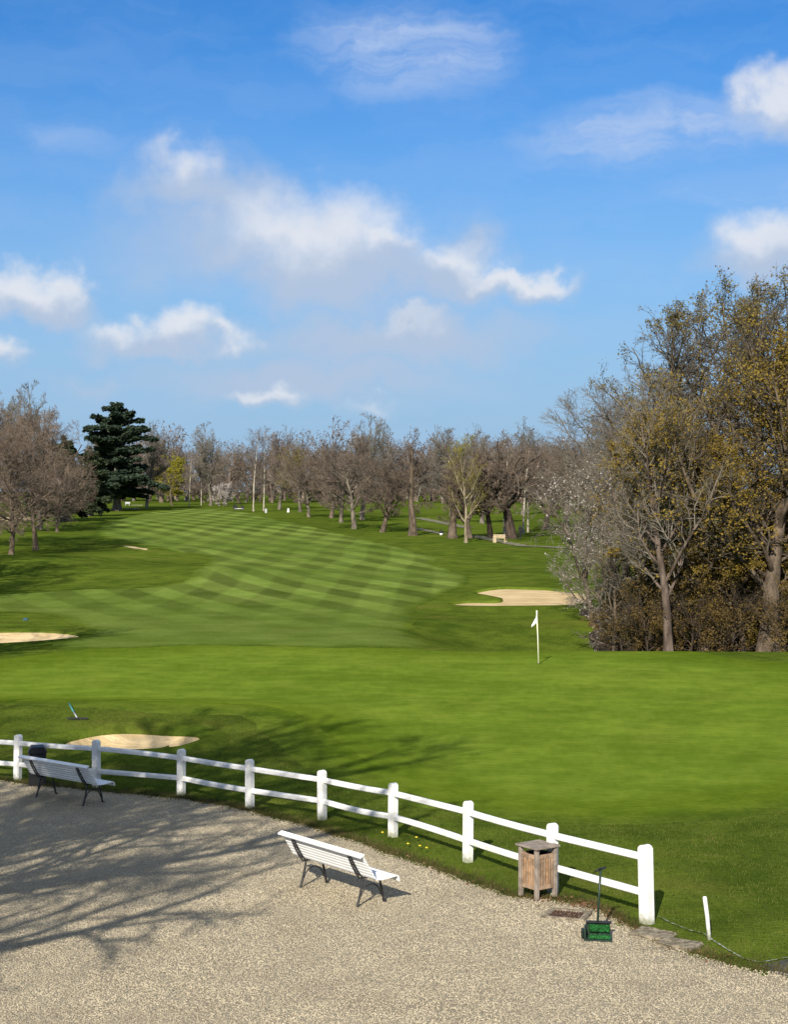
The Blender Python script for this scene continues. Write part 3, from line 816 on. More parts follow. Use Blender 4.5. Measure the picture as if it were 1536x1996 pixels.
# heavy dark oak
make_kind('dark_oak', 6, dict(h=7.5, r=.62, taper=.45, seg=12, jit=.04), (0, 0, 9.0, 5.6, 5.6, 6.2),
          [lvl(15, (1.35, .45), seg=7, jit=.2, t0=.42, up=.05, slim=.032), lvl(9, .85, .5, 4, .22, t0=.2), lvl(8, .8, .5, 3, .22, rmin=.013), lvl(10, .75, .6, 2, .22, rmin=.014, taper=.6)],
          'bark_dark', 'twig_brown')
# lopped trunk with short ragged regrowth
make_kind('lopped', 7, dict(h=10.6, r=.46, taper=.42, seg=12, jit=.05, flare=.5), (0, 0, 5.6, 3.6, 3.6, 5.2),
          [lvl(14, (1.25, .9), seg=5, jit=.2, t0=.22, t1=.97, up=.05, slim=.028, lr=(.35, .95)), lvl(8, .8, .5, 3, .22, rmin=.014), lvl(22, .8, .6, 2, .22, rmin=.014, taper=.6)],
          'bark_brown', 'twig_brown')
# yellow-green willow
make_kind('willow', 8, dict(h=6.5, r=.25, taper=.3, seg=10, jit=.06), (0, 0, 8.0, 3.8, 3.8, 5.0),
          [lvl(14, (1.1, .4), seg=6, jit=.12, t0=.3, up=.04, slim=.02), lvl(9, .7, .5, 4, .15, up=-.05, rmin=.011), lvl(7, .6, .55, 3, .15, up=-.18, rmin=.010, taper=.6)],
          'bark_brown', 'twig_olive', leaf=dict(n=9000, size=.16, mat='leaf_willow', spread=.15, gap=.9, gcut=0))
# tree row with olive buds
make_kind('olive', 9, dict(h=7.0, r=.26, taper=.3, seg=10, jit=.06), (0, 0, 6.8, 4.0, 4.0, 5.0),
          [lvl(16, (1.2, .5), seg=6, jit=.14, t0=.24, up=.05, slim=.022), lvl(9, .75, .5, 4, .16, rmin=.012), lvl(9, .7, .5, 3, .2, rmin=.010, taper=.6)],
          'bark_grey', 'twig_olive', leaf=dict(n=5000, size=.08, mat='leaf_olive', gap=1.0))
# white flowering bush
make_kind('blossom_bush', 10, dict(h=2.6, r=.12, taper=.4, seg=6, jit=.08), (0, 0, 2.9, 2.6, 2.6, 2.8),
          [lvl(14, (1.2, .5), seg=5, jit=.16, t0=.1, up=.05, slim=.02), lvl(9, .75, .5, 3, .18, rmin=.010), lvl(6, .7, .5, 2, .2, rmin=.009, taper=.6)],
          'bark_brown', 'twig_brown', leaf=dict(n=5000, size=.10, mat='blossom', spread=.1))


# ---- the cedar
def cedar_kind(key, seed, h, rad, tiers, needle, n_need, size, droop):
    g = np.random.default_rng(seed)
    tp = np.zeros((1, 13, 3)); tp[0, :, 2] = np.linspace(-.2, h, 13); tp[0, 1:, :2] += g.normal(0, .08, (12, 2))
    tr = np.linspace(.62, .05, 13)[None] * (1 + .5 * np.exp(-np.linspace(0, h, 13)))[None]
    P, D, L = [], [], []
    for k in range(tiers):
        f = k / (tiers - 1); z = h * (.13 + .85 * f)
        prof = rad * (1.0 if f < .35 else 1 - ((f - .35) / .65) ** 2.1 * .90) * (.78 + .26 * math.sin(k * 2.1))
        if f < .12: prof *= .85
        for j in range(6 if f < .85 else 4):
            a = g.uniform(0, 2 * np.pi); P.append((0, 0, z + g.normal(0, .38))); D.append((math.cos(a), math.sin(a), .12 + .35 * f + g.normal(0, .08))); L.append(prof * g.uniform(.45, 1.18))
    P, D, L = np.array(P), unit(np.array(D)), np.array(L); S = 6
    pts = np.zeros((len(P), S + 1, 3)); pts[:, 0] = P; d = D.copy(); ds = []
    for s in range(S):
        d = d + g.normal(0, .06, d.shape); d[:, 2] -= droop * s / S; d = unit(d); ds.append(d.copy()); pts[:, s + 1] = pts[:, s] + d * (L / S)[:, None]
    rad1 = (L * .012 + .02)[:, None] * np.linspace(1, .25, S + 1)[None]
    v0, q0 = tubes(tp, tr, 9); w = mesh_np(key, v0, q0, True); w.materials.append(M['bark_grey'])
    v1, q1 = tubes(pts, rad1, 4); t = mesh_np(key + 'b', v1, q1, True); t.materials.append(M['bark_dark'])
    # pads of needles spread flat along each branch
    i = g.choice(len(P), n_need, p=L ** 1.6 / (L ** 1.6).sum()); tt = g.uniform(.12, 1.0, n_need) ** .8 * S; s = np.minimum(tt.astype(int), S - 1); f = (tt - s)[:, None]
    c = pts[i, s] * (1 - f) + pts[i, s + 1] * f
    side = unit(np.cross(D[i], np.array([0, 0, 1.0]))); wdt = L[i] * .30 * (1.05 - tt / S * .6)
    c = c + side * (g.uniform(-1, 1, n_need) * wdt)[:, None]; c[:, 2] += g.normal(0, .12, n_need) - .10 * np.abs(g.normal(0, 1, n_need))
    leaf = leaf_mesh(key + 'n', c, size, g, .45, .08, 1, .5); leaf.materials.append(M[needle])
    KIND[key] = (w, t, leaf, None)


cedar_kind('cedar', 21, 20.0, 7.6, 24, 'needle', 60000, .40, .10)
cedar_kind('yew', 22, 11.0, 5.2, 14, 'needle_green', 22000, .30, .22)

# ---- near trees on the right
make_kind('right_main', 31, dict(h=10.4, r=.21, taper=.16, seg=16, jit=.035, flare=.3, up=.06), (0, 0, 7.0, 3.4, 3.4, 5.0),
          [lvl(22, (.85, .45), seg=8, jit=.12, t0=.22, up=.06, slim=.020, rr=.55), lvl(10, .7, .5, 5, .16, t0=.15, up=.04), lvl(8, .7, .5, 4, .18, rmin=.008), lvl(6, .65, .55, 3, .2, rmin=.006, taper=.6)],
          'bark_pink', 'twig_grey', leaf=dict(n=9000, size=.06, mat='leaf_ochre', gap=.8, gcut=.1))
make_kind('right_oak', 32, dict(h=14.5, r=.42, taper=.12, seg=18, jit=.06, flare=.6, up=.04), (0, 0, 10.2, 6.2, 6.2, 8.0),
          [lvl(27, (1.15, .4), seg=8, jit=.13, t0=.16, up=.06, slim=.020, rr=.5), lvl(11, .75, .5, 5, .17, t0=.15, up=.04), lvl(8, .75, .5, 4, .2, rmin=.009), lvl(3, .7, .55, 2, .2, rmin=.008, taper=.6)],
          'bark_brown', 'twig_dark', leaf=dict(n=34000, size=.070, mat='leaf_ochre', gap=.75, gcut=-.1, spread=.10, levels=[3, 4]))
make_kind('right_tall', 33, dict(h=18.5, r=.42, taper=.10, seg=18, jit=.05, flare=.4, up=.05), (0, 0, 13.6, 6.4, 6.4, 7.6),
          [lvl(24, (1.0, .35), seg=8, jit=.13, t0=.34, up=.07, slim=.020, rr=.5), lvl(9, .7, .5, 5, .17, t0=.2, up=.04), lvl(7, .75, .5, 4, .2, rmin=.011), lvl(4, .7, .55, 2, .2, rmin=.009, taper=.6)],
          'bark_grey', 'twig_dark', leaf=dict(n=11000, size=.075, mat='leaf_olive', gap=1.0, gcut=.0, spread=.12, levels=[3, 4]))
make_kind('right_grey', 34, dict(h=12.0, r=.30, taper=.14, seg=14, jit=.05, up=.05), (0, 0, 10.2, 5.0, 5.0, 6.8),
          [lvl(22, (1.0, .4), seg=7, jit=.12, t0=.26, up=.06, slim=.018, rr=.5), lvl(10, .7, .5, 5, .15, up=.05), lvl(9, .65, .5, 3, .18, rmin=.010), lvl(6, .6, .55, 2, .2, rmin=.008, taper=.6)],
          'bark_brown', 'twig_grey')
make_kind('blossom_tree', 35, dict(h=5.6, r=.13, taper=.25, seg=10, jit=.08, flare=.3), (0, 0, 4.6, 3.5, 3.5, 4.2),
          [lvl(19, (1.1, .5), seg=7, jit=.14, t0=.12, up=.03, slim=.018), lvl(10, .75, .5, 4, .18), lvl(9, .75, .5, 3, .2, rmin=.007), lvl(4, .7, .5, 2, .2, rmin=.006, taper=.6)],
          'bark_brown', 'twig_grey', leaf=dict(n=3800, size=.050, mat='blossom', gap=1.3, gcut=.2, spread=.06))
make_kind('thicket', 36, dict(h=2.0, r=.07, taper=.5, seg=5, jit=.12, flare=.2), (0, 0, 1.9, 2.2, 2.2, 2.2),
          [lvl(16, (1.2, .4), seg=5, jit=.18, t0=.02, up=.05, slim=.016), lvl(9, .8, .55, 4, .2), lvl(7, .8, .5, 2, .22, rmin=.006, taper=.6)],
          'bark_dark', 'twig_thicket', leaf=dict(n=7500, size=.050, mat='leaf_rust', gap=1.8, gcut=.0, spread=.07))
make_kind('thicket_ochre', 37, dict(h=4.2, r=.10, taper=.4, seg=7, jit=.10, flare=.2), (0, 0, 3.4, 2.5, 2.5, 3.2),
          [lvl(18, (1.1, .4), seg=6, jit=.16, t0=.06, up=.06, slim=.016), lvl(10, .8, .5, 4, .2), lvl(8, .8, .5, 2, .22, rmin=.007, taper=.6)],
          'bark_pale', 'twig_olive', leaf=dict(n=10000, size=.065, mat='leaf_ochre', gap=1.6, gcut=0, spread=.08))
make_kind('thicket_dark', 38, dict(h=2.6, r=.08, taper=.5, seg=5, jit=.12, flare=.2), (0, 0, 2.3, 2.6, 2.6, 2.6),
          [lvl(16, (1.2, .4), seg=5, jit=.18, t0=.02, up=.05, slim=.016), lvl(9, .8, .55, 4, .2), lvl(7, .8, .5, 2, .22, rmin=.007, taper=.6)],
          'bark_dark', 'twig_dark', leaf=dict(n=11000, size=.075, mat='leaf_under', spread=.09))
# out-of-frame park tree whose shadow falls on the yard
make_kind('yard_tree', 39, dict(h=13.0, r=.42, taper=.15, seg=14, jit=.05, up=.04), (0, 0, 10.8, 6.4, 6.6, 7.2),
          [lvl(23, (1.2, .4), seg=7, jit=.14, t0=.24, up=.05, slim=.034, rr=.6), lvl(8, .7, .55, 5, .18, up=.04, slim=.036, rr=.7), lvl(7, .7, .5, 3, .18, rmin=.026), lvl(5, .65, .55, 2, .2, rmin=.015, taper=.6)],
          'bark_grey', 'twig_grey')

# ---- planting: right-hand wood
WR = 'trees of the wood on the right'
plant('right_main', 'tree', 'pinkish barked tree with many bare limbs at the front of the right-hand wood', at(1303, 66.0), (1.0, 1.0, 1.0), 0.4, WR)
plant('right_oak', 'tree', 'tall ochre leafed tree filling the right edge behind the green', at(1500, 66.5), (1.05, 1.05, .84), 1.0, WR)
plant('right_tall', 'tree', 'tallest sparse olive tree rising above the right-hand wood', at(1462, 77.0), (1.0, 1.0, .88), 2.2, WR)
plant('right_tall', 'tree', 'tall thin-leaved tree cut by the right edge of the picture', at(1610, 82.0), .92, 4.0, WR)
plant('right_oak', 'tree', 'ochre leafed tree behind the pinkish barked trunk', at(1378, 70.0), (.85, .85, .66), 2.9, WR)
plant('right_tall', 'tree', 'tall olive tree left of the tallest one in the right-hand wood', at(1338, 79.0), (.85, .85, .82), 5.2, WR)
plant('right_grey', 'tree', 'rounded bare grey tree at the left end of the right-hand wood', at(1186, 96.0), (1.0, 1.0, .76), 0.3, WR)
plant('right_grey', 'tree', 'lower bare grey tree just behind the white blossom', at(1222, 90.0), (.9, .9, .70), 5.1, WR)
plant('right_oak', 'tree', 'shorter ochre leafed tree between the two big trunks on the right', at(1440, 69.0), (.72, .72, .58), 4.2, WR)
plant('right_oak', 'tree', 'ochre leafed tree partly outside the right edge of the picture', at(1575, 72.0), (.9, .9, .80), 5.5, WR)
plant('right_grey', 'tree', 'bare grey tree behind the blossom, second from the left end of the wood', at(1262, 86.0), (.9, .9, .80), 2.0, WR)
plant('right_grey', 'tree', 'bare grey tree in the middle of the right-hand wood', at(1330, 92.0), (1.0, 1.0, .85), 3.4, WR)
plant('right_main', 'tree', 'slender bare tree just left of the pinkish barked trunk', at(1245, 71.0), (.85, .85, .92), 3.0, WR)
plant('blossom_tree', 'tree', 'white blossoming tree leaning out over the right end of the large bunker', at(1156, 79.0), (1.2, 1.2, 1.12), 0.8, WR)
plant('blossom_tree', 'tree', 'lower white blossoming tree beside the hollow behind the green', at(1196, 71.5), .80, 2.8, WR)
for i, (x, Y, k, s, rz, lab) in enumerate([
        (1215, 68.0, 'thicket', .78, .2, 'small rusty leaved bush at the left end of the undergrowth'),
        (1262, 67.0, 'thicket', .85, 1.4, 'rusty leaved bush left of the pinkish barked trunk'),
        (1345, 67.6, 'thicket', .88, 2.7, 'rusty leaved bush right of the pinkish barked trunk'),
        (1425, 66.8, 'thicket', .92, 3.9, 'rusty leaved bush between the two big trunks on the right'),
        (1530, 65.0, 'thicket', .85, 5.0, 'rusty leaved bush at the foot of the rightmost trunk'),
        (1408, 69.5, 'thicket_ochre', 1.0, .6, 'ochre leafed sapling between the two big trunks on the right'),
        (1482, 70.5, 'thicket_ochre', 1.15, 2.2, 'taller ochre leafed sapling left of the rightmost trunk'),
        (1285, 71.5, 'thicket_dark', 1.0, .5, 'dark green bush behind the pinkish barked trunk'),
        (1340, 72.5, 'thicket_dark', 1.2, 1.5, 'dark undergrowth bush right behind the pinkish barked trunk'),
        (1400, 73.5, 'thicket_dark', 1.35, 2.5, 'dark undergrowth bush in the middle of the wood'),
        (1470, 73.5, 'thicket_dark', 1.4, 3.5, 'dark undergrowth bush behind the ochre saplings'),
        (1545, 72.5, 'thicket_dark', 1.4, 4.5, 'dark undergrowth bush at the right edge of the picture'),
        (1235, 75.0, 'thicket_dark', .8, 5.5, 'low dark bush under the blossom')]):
    plant(k, 'bush', lab, at(x, Y), s, rz, 'bushes in the undergrowth on the right', 'bush')

# ---- planting: left group
WL = 'trees left of the fairway'
plant('hanging_red', 'tree', 'wide reddish bare tree on the left slope with a straight trunk', at(70, 154.0), (1.05, 1.05, 1.18), .5, WL)
plant('hanging_red', 'tree', 'spreading reddish bare tree cut by the left edge', at(22, 142.0), (.95, .95, .98), 2.5, WL)
plant('hanging_red', 'tree', 'large brownish bare tree half out of the left edge', at(-70, 158.0), (1.2, 1.2, 1.3), 4.2, WL)
plant('broad_grey', 'tree', 'tall grey bare tree rising behind the reddish trees at left', at(78, 205.0), (1.15, 1.15, 1.35), .9, WL)
plant('broad_grey', 'tree', 'grey bare tree at the upper left corner of the treeline', at(-20, 190.0), (1.25, 1.25, 1.34), 2.4, WL)
plant('yew', 'tree', 'green feathery conifer between the reddish trees and the cedar', at(128, 232.0), 1.15, .3, WL)
plant('yew', 'tree', 'low green conifer at the foot of the cedar', at(172, 262.0), 1.05, 2.3, WL)
plant('hanging_red', 'tree', 'reddish bare tree in front of the feathery conifer', at(112, 196.0), .82, 5.3, WL)
plant('cedar', 'cedar_tree', 'big dark blue-green cedar with layered branches', at(228, 300.0), (1.22, 1.22, 1.05), .2, cat='tree')
plant('broad_grey', 'tree', 'grey bare tree just right of the cedar', at(286, 318.0), (1.1, 1.1, 1.2), 3.3, WL)

# ---- planting: row right of the fairway and specimens in front of the far wood
WF = 'single trees along the fairway'
for (x, Y, k, s, rz, lab) in [
        (335, 352, 'willow', (1.15, 1.15, .92), .4, 'yellow-green willow in front of the far wood'),
        (411, 345, 'broad_grey', (1.0, 1.0, 1.28), 1.1, 'tall grey rounded tree standing before the far wood'),
        (369, 338, 'birch', (.9, .9, .88), 2.0, 'thin birch with pale trunk left of the tall rounded tree'),
        (392, 350, 'birch', (.8, .8, .72), 3.0, 'shorter thin birch beside the tall rounded tree'),
        (494, 292, 'birch', (1.3, 1.3, 1.08), 1.0, 'pale trunked birch standing at the fairway edge, left of two'),
        (514, 294, 'birch', (1.35, 1.35, 1.12), 2.6, 'pale trunked birch at the fairway edge, right of two'),
        (545, 312, 'broad_red', (1.05, 1.05, 1.25), 3.6, 'reddish bare tree behind the two birches'),
        (585, 286, 'olive', (1.0, 1.0, 1.12), .8, 'tree with olive buds at the start of the row'),
        (602, 258, 'broad_red', .86, 1.9, 'small reddish tree at the far end of the row'),
        (646, 252, 'broad_brown', .9, 2.2, 'brown bare tree in the row behind the pale trunked beech'),
        (665, 228, 'broad_red', .92, 3.1, 'reddish bare tree left of the pale trunked beech'),
        (690, 206, 'broad_red', (1.0, 1.0, 1.0), .3, 'pale trunked bare beech with reddish twigs in the row'),
        (706, 240, 'broad_grey', (1.05, 1.05, 1.14), 4.4, 'tall grey tree topping the middle of the treeline'),
        (745, 196, 'broad_brown', (.84, .84, .84), 1.2, 'brown bare tree between the beech and the lopped trunk'),
        (805, 185, 'lopped', 1.0, .9, 'lopped dark trunk with ragged side branches'),
        (882, 177, 'lopped', (1.05, 1.05, .8), 2.9, 'thick rough trunk left of the forked pale tree'),
        (908, 167, 'pale_fork', (1.05, 1.05, 1.03), .6, 'forked pale young tree with yellowish twigs'),
        (917, 177, 'broad_brown', (.7, .7, .85), 3.8, 'brown trunk close behind the forked pale tree'),
        (956, 179, 'dark_oak', (.55, .55, .72), 1.4, 'slim dark oak left of the pale bench'),
        (997, 177, 'dark_oak', (1.0, 1.0, .86), 2.4, 'massive dark oak trunk right of the pale bench'),
        (940, 225, 'broad_grey', (.95, .95, .88), 2.4, 'grey tree behind the slim dark oak'),
        (983, 187, 'birch', (1.15, 1.15, .8), .2, 'white leaning birch left of the massive oak'),
        (1020, 190, 'birch', (1.2, 1.2, .8), 1.6, 'white birch trunk right of the massive oak'),
        (1029, 195, 'birch', (1.1, 1.1, .75), 3.2, 'rightmost white birch beside the massive oak'),
        (1062, 205, 'broad_brown', (1.0, 1.0, 1.0), .5, 'brown bare tree between the birches and the right-hand wood'),
        (1105, 190, 'broad_red', (1.0, 1.0, .95), 2.5, 'reddish bare tree beside the left end of the right-hand wood'),
        (1020, 270, 'broad_grey', (1.1, 1.1, 1.05), 2.8, 'grey tree standing tall behind the birches'),
        (880, 262, 'broad_grey', (1.0, 1.0, 1.02), 1.7, 'grey tree with an upright crown behind the lopped trunk')]:
    if k.startswith('broad') or k == 'olive': s = (s * 1.2, s * 1.2, s * 1.02) if not hasattr(s, '__len__') else (s[0] * 1.2, s[1] * 1.2, s[2])
    o = plant(k, 'tree', lab, at(x, Y), s, rz, WF)
plant('blossom_bush', 'flowering_bush', 'white flowering bush in front of the far wood', at(436, 338), 1.0, .3, cat='bush')

# ---- out of frame on the left: they throw the branch shadows on the yard and the slope
WS = 'trees beside the yard out of frame'
plant('yard_tree', 'tree', 'bare tree beside the yard casting branch shadows on the gravel', (-10.2, 11.6, 0), 1.0, .4, WS)
plant('yard_tree', 'tree', 'bare tree left of the yard shading the grass behind the fence', (-9.0, 15.6, 0), .72, 1.7, WS)
plant('yard_tree', 'tree', 'bare tree nearer the camera darkening the left of the gravel', (-12.6, 5.0, 0), .9, 5.0, WS)
plant('yard_tree', 'tree', 'bare tree behind the left bench casting shadow past the front bunker', (-19.0, 15.5, 0), .95, 2.1, WS)
plant('yard_tree', 'tree', 'bare tree at left casting shadow on the left bunker', (-20.5, 50.0, 0), .8, 3.3, WS)
for (x, y, k, rz, lab) in ((-31.5, 88.0, .85, 1.3, 'nearest of the three'), (-33.5, 99.0, .95, 4.3, 'middle one of the three'), (-37.5, 113.0, 1.05, 2.2, 'farthest of the three')):
    plant('yard_tree', 'tree', 'bare tree out of frame casting shadow on the left slope, ' + lab, (x, y, float(H(x, y))), k, rz, WS)

# ---- the far wood, one mass
def far_wood():
    g = np.random.default_rng(77); src = []
    for key, s, cut in (('broad_red', 1.28, 1), ('broad_brown', 1.3, 1), ('broad_grey', 1.3, 1)):
        lv = KIND[key][3]; arr = []
        for l, (pts, rad) in enumerate(lv):
            if l == len(lv) - 1: k = g.choice(len(pts), len(pts) // 26, replace=False); pts, rad = pts[k], rad[k] * 5.4
            elif l == len(lv) - 2: k = g.choice(len(pts), len(pts) // 3, replace=False); pts, rad = pts[k], rad[k] * 2.2
            if l >= 1: pts = pts[:, ::2] if pts.shape[1] > 4 else pts[:, [0, -1]]; rad = rad[:, ::2] if rad.shape[1] > 4 else rad[:, [0, -1]]
            arr.append(tubes(pts, rad, 5 if l == 0 else 3))
        V = np.concatenate([a[0] for a in arr]); o = 0; Q = []
        for a in arr: Q.append(a[1] + o); o += len(a[0])
        src.append((V * s, np.concatenate(Q)))
    for mi, (mname, label) in enumerate((('twig_red', 'distant reddish bare wood closing the view'), ('twig_brown', 'distant brown bare wood closing the view'), ('twig_grey', 'distant grey bare wood closing the view'))):
        V, Q, o = [], [], 0; v, q = src[mi]
        n = 62
        for k in range(n):
            low = k % 2 == 0
            Y = g.uniform(372, 500) if low else g.uniform(360, 490); px = 150 + (k + g.uniform(0, 1)) / n * 1080
            if mi == 2 and not low: Y = g.uniform(395, 490)
            p = at(px, Y); a = g.uniform(0, 6.28); s = g.uniform(.9, 1.2)
            c_, s_ = math.cos(a), math.sin(a)
            w = v @ np.array([[c_, s_, 0], [-s_, c_, 0], [0, 0, 1]]) * np.array([s, s, s * (g.uniform(.28, .5) if low else g.uniform(.8, 1.15))]) + np.array(p)
            V.append(w); Q.append(q + o); o += len(w)
        tag(link('far_wood', mesh_np('far_wood', np.concatenate(V), np.concatenate(Q), True), M[mname]), label, 'wood', kind='stuff')


far_wood()

# ------------------------------------------------------------------ white fence
post_px = [(-128, 1510, .95), (34, 1523, .946), (188, 1538, .96), (353, 1552, .90), (487, 1578, .913), (628, 1600, .889), (766, 1633, .912), (912, 1682, .96), (1077, 1746, 1.03), (1261, 1801, 1.05)]
posts = [(ground(x, y), h) for x, y, h in post_px]
fence = thing('white_fence', 'curving white painted post and rail fence along the gravel yard', 'fence', posts[5][0])
FO = posts[5][0]


def post_mesh(w, h):
    bm = bmesh.new(); r = w * .5
    prof = [(-r, -.15), (r, -.15), (r, h - r * .75)] + [(r * math.cos(t), h - r * .75 + r * .75 * math.sin(t)) for t in np.linspace(.35, math.pi - .35, 6)] + [(-r, h - r * .75)]
    prism_bm(bm, prof, w * .92, (Vector((1, 0, 0)), Vector((0, 0, 1)), Vector((0, 1, 0)), Vector((0, 0, 0))))
    es = [e for e in bm.edges if abs(e.verts[0].co.y - e.verts[1].co.y) < 1e-6]
    bmesh.ops.bevel(bm, geom=es, offset=.014, segments=2, affect='EDGES')
    return bm_mesh(bm, 'post')


def rail_mesh(a, b, hgt, dep, sag=0.0):
    bm = bmesh.new(); n = 5; d = (b - a); side = Vector((-d.y, d.x, 0)).normalized(); up = Vector((0, 0, 1))
    prof = [(-dep / 2, -hgt / 2 + .012), (-dep / 2 + .012, -hgt / 2), (dep / 2 - .012, -hgt / 2), (dep / 2, -hgt / 2 + .012), (dep / 2, hgt / 2 - .03), (dep / 2 - .02, hgt / 2), (-dep / 2 + .02, hgt / 2), (-dep / 2, hgt / 2 - .03)]
    rings = []
    for k in range(n + 1):
        t = k / n; c = a + d * t + up * (-sag * 4 * t * (1 - t))
        rings.append([bm.verts.new(c + side * x + up * z) for x, z in prof])
    for r0, r1 in zip(rings[:-1], rings[1:]):
        for i in range(len(prof)): bm.faces.new((r0[i], r0[(i + 1) % len(prof)], r1[(i + 1) % len(prof)], r1[i]))
    bm.faces.new(rings[0]); bm.faces.new(list(reversed(rings[-1])))
    return bm_mesh(bm, 'rail')


for i, (p, h) in enumerate(posts):
    d = (posts[min(i + 1, len(posts) - 1)][0] - posts[max(i - 1, 0)][0]); w = .165 if i == len(posts) - 1 else .142
    o = link('post', post_mesh(w, h), M['white'], fence); o.location = p - FO; o.rotation_euler = (RNG.normal(0, .012), RNG.normal(0, .012), math.atan2(d.y, d.x))
sags = [.0, .01, -.01, .005, .0, .012, .0, .01, .0]
for i in range(len(posts) - 1):
    (a, ha), (b, hb) = posts[i], posts[i + 1]; dd = (b - a).normalized() * .045
    top = lambda p, h: p - FO + Vector((0, 0, h - .175))
    lo = lambda p, h: p - FO + Vector((0, 0, .335 if h < 1 else .40))
    link('rail', rail_mesh(top(a, ha) + dd, top(b, hb) - dd, .095, .07, sags[i]), M['white'], fence)
    link('rail', rail_mesh(lo(a, ha) + dd, lo(b, hb) - dd, .095, .07, sags[-1 - i] + (.02 if i == 5 else 0)), M['white'], fence)


# ------------------------------------------------------------------ benches
def bez(p, n=6):
    p = np.asarray(p, float); t = np.linspace(0, len(p) - 1, (len(p) - 1) * n + 1)
    q = []
    for k in t:
        i = min(int(k), len(p) - 2); f = k - i; p0, p1, p2, p3 = p[max(i - 1, 0)], p[i], p[i + 1], p[min(i + 2, len(p) - 1)]
        q.append(.5 * ((2 * p1) + (-p0 + p2) * f + (2 * p0 - 5 * p1 + 4 * p2 - p3) * f * f + (-p0 + 3 * p1 - 3 * p2 + p3) * f ** 3))
    return np.array(q)


def yz(pts, x=0.0): return np.array([(x, a, b) for a, b in pts])


def slat_mesh(L, w, t): return box_me('slat', (0, 0, 0), (L, w, t), None, .004)


def make_bench(label, loc, rz):
    o = thing('garden_bench', label, 'bench', loc, rz, 'white slatted benches on the gravel')
    LEN = 2.02; SX = .70
    sl = slat_mesh(LEN, .043, .018); cap = slat_mesh(LEN + .02, .085, .026); fr = slat_mesh(LEN, .05, .018)
    def add(me, y, z, ang):
        s = link('slat', me, M['white_new'], o); s.location = (0, y, z); s.rotation_euler = (ang, 0, 0)
    # seat, curled over at the front
    for k, (y, z, a) in enumerate([(-.115, .415, -.10), (-.062, .410, -.06), (-.009, .408, 0), (.044, .410, .05), (.097, .414, .08), (.150, .420, .10), (.203, .424, .0)]): add(sl, y, z, a)
    add(fr, .248, .405, -.75); add(sl, .262, .365, -1.35)
    # back
    b0, b1 = np.array([-.165, .450]), np.array([-.345, .735]); ang = math.atan2(b1[1] - b0[1], b1[0] - b0[0])
    for k in range(7):
        q = b0 + (b1 - b0) * k / 6.0; add(sl, float(q[0]), float(q[1]), ang)
    add(cap, -.392, .775, .42)
    # iron end frames, behind and under the slats
    for s in (-1, 1):
        x = s * SX
        back = bez([(-.150, .395), (-.215, .470), (-.300, .610), (-.372, .735)]); back2 = bez([(-.205, .400), (-.265, .470), (-.345, .605), (-.405, .735)])
        rung = [(yz([tuple(back[k]), tuple(back2[k2])], x), .008) for k, k2 in ((4, 4), (7, 7), (10, 10), (13, 13), (16, 16), (4, 7), (10, 7), (10, 13), (16, 13))]
        rail = bez([(-.205, .392), (-.05, .388), (.12, .392), (.245, .395), (.255, .36)])
        f = link('side_frame', tube_me('side_frame', [(yz(back, x), .011), (yz(back2, x), .011), (yz(rail, x), .013)] + rung, 6), M['iron'], o)
        rl = bez([(-.14, .390), (-.17, .26), (-.205, .12), (-.245, .0)]); fl = bez([(.13, .390), (.165, .27), (.20, .13), (.225, .012), (.265, .012)])
        link('leg', tube_me('leg', [(yz(rl, x), np.linspace(.015, .019, len(rl)))], 6), M['iron'], f)
        link('leg', tube_me('leg', [(yz(fl, x), np.linspace(.015, .019, len(fl)))], 6), M['iron'], f)
        arch = bez([(-.215, .09), (-.12, .235), (0, .285), (.11, .235), (.20, .09)])
        link('brace', tube_me('brace', [(yz(arch, x), .011)], 6), M['iron'], f)
    return o


def bench_pose(a, b):
    """from the pixel feet of the two rear legs: centre and heading (local x along the bench, +y the front)"""
    A, B = ground(*a), ground(*b); u = (B - A); u.z = 0; u.normalize(); v = Vector((-u.y, u.x, 0))
    c = (A + B) / 2 + v * .23
    return Vector((c.x, c.y, float(H(c.x, c.y)) + .012)), math.atan2(u.y, u.x)


c, rz = bench_pose((585, 1733), (700, 1772)); make_bench('white slatted bench with black iron legs standing alone in the middle of the gravel', c, rz)
c, rz = bench_pose((64, 1556), (171, 1576)); make_bench('white slatted bench half in shade at the left end of the fence', c, rz)


